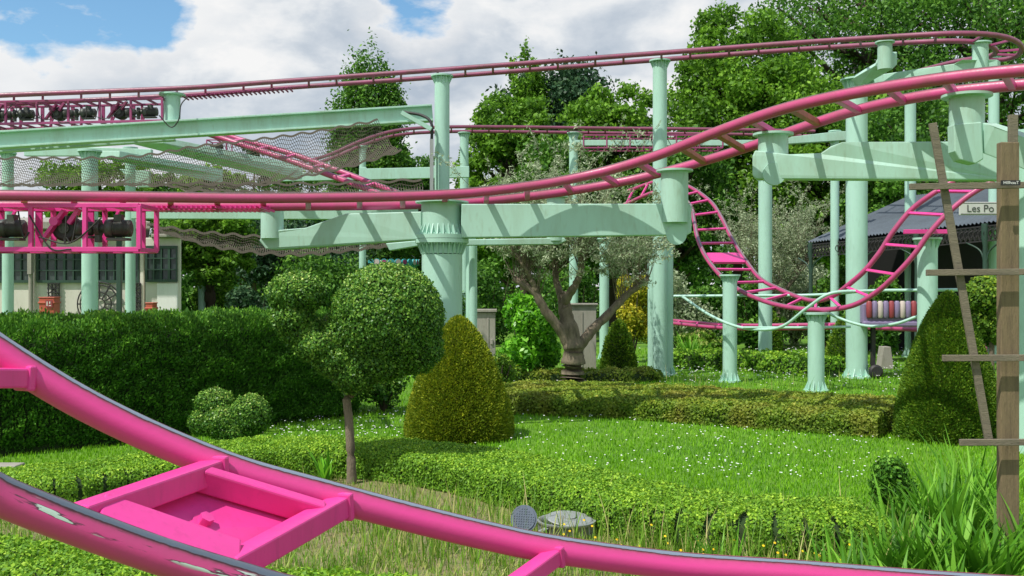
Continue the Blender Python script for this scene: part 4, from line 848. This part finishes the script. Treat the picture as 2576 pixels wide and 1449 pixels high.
# ---------------- trellis
d=6.0; o=empty('wooden_trellis',GX(2540,d),'weathered wooden fan trellis with a thick post','trellis')
mb=MB(); mb.box((X(2518,d),d,0),(X(2565,d),d+.06,ZV(357,d))); part('post',mb,WOOD,o,.006)
mb=MB(); mb.box((X(2540,6.1),6.1,.3),(X(2562,6.1),6.13,ZV(288,6.1))); part('back_slat',mb,WOODG,o,.003)
mb=MB(); mb.beam(W(2346,310,d-.03),W(2487,1105,d-.03),.046,.022,Vector((0,1,0))); part('slanted_slat',mb,WOODG,o,.003)
for v,u0,tl in ((466,2288,4),(684,2330,2),(900,2371,1),(1112,2414,1)):
    mb=MB(); a=W(u0,v+tl,d-.065); b_=W(2800,v-tl,d-.065); mb.beam(a,b_,.024,.038); part('cross_slat',mb,WOODG,o,.003)
mb=MB(); mb.box((X(2516,5.9),5.885,ZV(467,5.9)),(X(2564,5.9),5.895,ZV(454,5.9))); pl=part('name_plate',mb,BLACK,o)
text('HillhouT',.026,(X(2540,5.9),5.883,ZV(460.5,5.9)),WHITE,o,.0005,'plate_lettering')
# ---------------- garden light & cover
d=6.9; p=W(1318,1305,d); o=empty('garden_spotlight',Vector((p.x,p.y,0)),'round grey garden spotlight tilted on a stake','lamp')
LAMP=paint('blue_grey_metal',(.13,.16,.21),.45,(.06,.07,.09),10,.5,.3)
ax=Vector((-.25,-.9,.3)).normalized(); mb=MB(); mb.lathe(p-ax*.10,p,[(0,.03),(.15,.055),(.7,.088),(1,.095)],28); part('lamp_housing',mb,LAMP,o)
mb=MB(); mb.cyl(p+ax*.001,p+ax*.008,.082,24); a1=ax.cross(Vector((0,0,1))).normalized(); a2=ax.cross(a1)
for i in range(-4,5):
    for j in range(-4,5):
        if i*i+j*j<=17: q=p+ax*.008+(a1*i+a2*j)*.017; mb.cyl(q,q+ax*.004,.005,6)
part('lens_grille',mb,LAMP,o)
mb=MB(); mb.cyl(Vector((p.x+.04,p.y+.05,0)),p-ax*.05,.012,8); part('stake',mb,STEEL,o)
p=G(1425,1345); p.z=0; o=empty('round_light_drum',p,'weathered grey round drum with lid set in the grass','garden fixture')
mb=MB(); mb.lathe(p,p+Vector((0,0,.11)),[(0,.20),(.8,.2),(.84,.215),(1,.215)],36,False)
mb.lathe(p+Vector((0,0,.11)),p+Vector((0,0,.02)),[(0,.215),(.001,.195),(1,.19)],36,False)
for i in range(18): a=i*math.pi/9; q=p+Vector((math.cos(a)*.203,math.sin(a)*.203,0)); mb.beam(q,q+Vector((0,0,.1)),.012,.012)
part('drum',mb,GALV,o)
mb=MB(); q=p+Vector((.02,-.01,.115)); ax=Vector((.05,-.10,1)).normalized(); mb.lathe(q,q+ax*.012,[(0,.165),(.5,.172),(1,.16)],32); mb.cyl(q+ax*.012,q+ax*.022,.045,20); mb.beam(q+Vector((-.22,-.17,-.05)),q+Vector((.0,.0,.016)),.04,.010); part('lid',mb,GALV,o,.003)
mb=MB(); q=G(8,1190); mb.box((q.x-.15,q.y,0),(q.x+.12,q.y+.2,.07)); top('concrete_block',mb,CONC,q,'small concrete block at the foot of the hedge','block',bevel=.012)
# ---------------- grass
hx=np.array([[p.x,p.y] for p in resample(spline(hp,8),80)])
def gsamp(n,v0,v1,u0=-500,u1=3100):
    v=rng.uniform(v0,v1,n); u=rng.uniform(u0,u1,n); dd=F*CH/(v-CY); return np.stack([(u-CX)*dd/F,dd,np.zeros(n)],1)
def behind(P): return P[:,1]>np.interp(P[:,0],hx[:,0],hx[:,1])
B_=gsamp(180000,880,1330); B_=B_[behind(B_)]; n=len(B_); dist=B_[:,1]
hgt=(.018+.0022*dist)*(.6+.8*rng.random(n)); az=rng.uniform(0,6.28,n)
me=ribbons('lawn_grass',B_,az,hgt,.004+.0008*dist,.6*rng.random(n),.2*rng.random(n),L_GRASS,rng.random(n),2)
o=bpy.data.objects.new('lawn_grass',me); COL.objects.link(o); tag(o,'bright green mown lawn grass','grass',kind='stuff')
B_=gsamp(65000,1180,1620); B_=B_[~behind(B_)]; n=len(B_)
cl=np.sin(B_[:,0]*4.1)*np.sin(B_[:,1]*5.3)+rng.normal(size=n)*.4
me=ribbons('rough_grass',B_,rng.uniform(0,6.28,n),(.05+.09*rng.random(n)**2)*(1+.5*np.clip(cl,-.8,1)),.006+.004*rng.random(n),.8*rng.random(n),.35*rng.random(n),L_TALL,np.clip(rng.random(n)*.85+.15*(cl<0),0,1),3)
o=bpy.data.objects.new('rough_grass',me); COL.objects.link(o); tag(o,'rough uncut grass with dry stalks beside the hedge','grass',kind='stuff')
B_=np.concatenate([gsamp(1100,1300,1440,900,2300),gsamp(700,1370,1480,1550,2450),gsamp(300,950,1000,1650,2300)]); n=len(B_)
me=ribbons('tall_grass',B_,rng.uniform(0,6.28,n),.15+.3*rng.random(n)**1.5,.005+.007*rng.random(n),.5*rng.random(n),.25*rng.random(n),L_TALL,rng.random(n),5)
o=bpy.data.objects.new('tall_grass',me); COL.objects.link(o); tag(o,'tall arching grass stalks','grass',kind='stuff')
B_=np.concatenate([gsamp(800,880,1220,1000,2300),gsamp(700,880,960,1650,2400),gsamp(200,1040,1110,620,1100)]); B_=B_[behind(B_)]; n=len(B_); B_[:,2]=.025+.0024*B_[:,1]+.02*rng.random(n)
WHP=leafmat('daisy_white',[(0,(.75,.75,.72)),(1,(.85,.85,.85))],.1,gain=1)
rad=(.003+.0006*B_[:,1])*(.7+.6*rng.random(n)); ang=np.linspace(0,2*np.pi,7)[:-1]; V=(B_[:,None]+np.stack([np.cos(ang),np.sin(ang),.25*np.sin(ang)],1)[None]*rad[:,None,None]).reshape(-1,3)
me=npmesh('daisies',V,np.arange(n*6).reshape(-1,6),6,WHP,rng.random(n)); o=bpy.data.objects.new('daisies',me); COL.objects.link(o); tag(o,'white daisies dotted over the lawn','flowers',kind='stuff')
B_=np.concatenate([gsamp(36,1390,1520,1550,2150),gsamp(6,1380,1400,1400,1500)]); n=len(B_); B_[:,2]=.10+.12*rng.random(n); YL=leafmat('buttercup_yellow',[(0,(.8,.5,.01)),(1,(.9,.65,.02))],.2,gain=1)
V=(B_[:,None]+np.stack([np.cos(ang),np.sin(ang),.6*np.sin(ang)],1)[None]*.009).reshape(-1,3)
me=npmesh('buttercups',V,np.arange(n*6).reshape(-1,6),6,YL,rng.random(n)); o=bpy.data.objects.new('buttercups',me); COL.objects.link(o); tag(o,'small yellow buttercups in the rough grass','flowers',kind='stuff')
def strap(u,d,n,ln,wd,label,spread=.24,mat=L_LILY):
    B=GX(u,d); az=rng.uniform(0,6.28,n); P=np.stack([np.cos(az)*spread*rng.random(n),np.sin(az)*spread*rng.random(n),np.zeros(n)],1)
    me=ribbons('leafy_plant',P,az+rng.normal(size=n)*.5,ln*(.4+.8*rng.random(n)),wd*(.6+.6*rng.random(n)),.15+.55*rng.random(n),.05+.4*rng.random(n),mat,rng.random(n),7)
    o=bpy.data.objects.new('leafy_plant',me); o.location=B; COL.objects.link(o); tag(o,label,'plant','leafy plants beside the trellis')
for i,(u,dd,n,ln,wd) in enumerate([(2150,6.0,90,.34,.03),(2250,6.0,110,.42,.04),(2330,6.0,120,.5,.045),(2420,5.9,120,.55,.045),(2500,5.7,100,.55,.045),(2560,6.6,100,.65,.04),(2380,6.8,120,.7,.04),(2310,7.0,100,.6,.035),(2450,7.4,120,.75,.04),(2250,5.4,90,.36,.04),(2400,5.3,90,.4,.045),(2130,5.6,50,.4,.03),(2620,5.8,90,.6,.045),(2260,6.6,70,.5,.035)]):
    strap(u,dd,n,ln,wd,'clump of long green strap leaves')
strap(1740,24,90,.8,.05,'clump of iris like leaves by the far hedge',.3); strap(1800,6.2,30,.4,.02,'thin clump of upright green leaves'); strap(815,9.2,24,.35,.05,'small leafy weed beside the topiary trunk',.08,L_LAUR)
print('done')
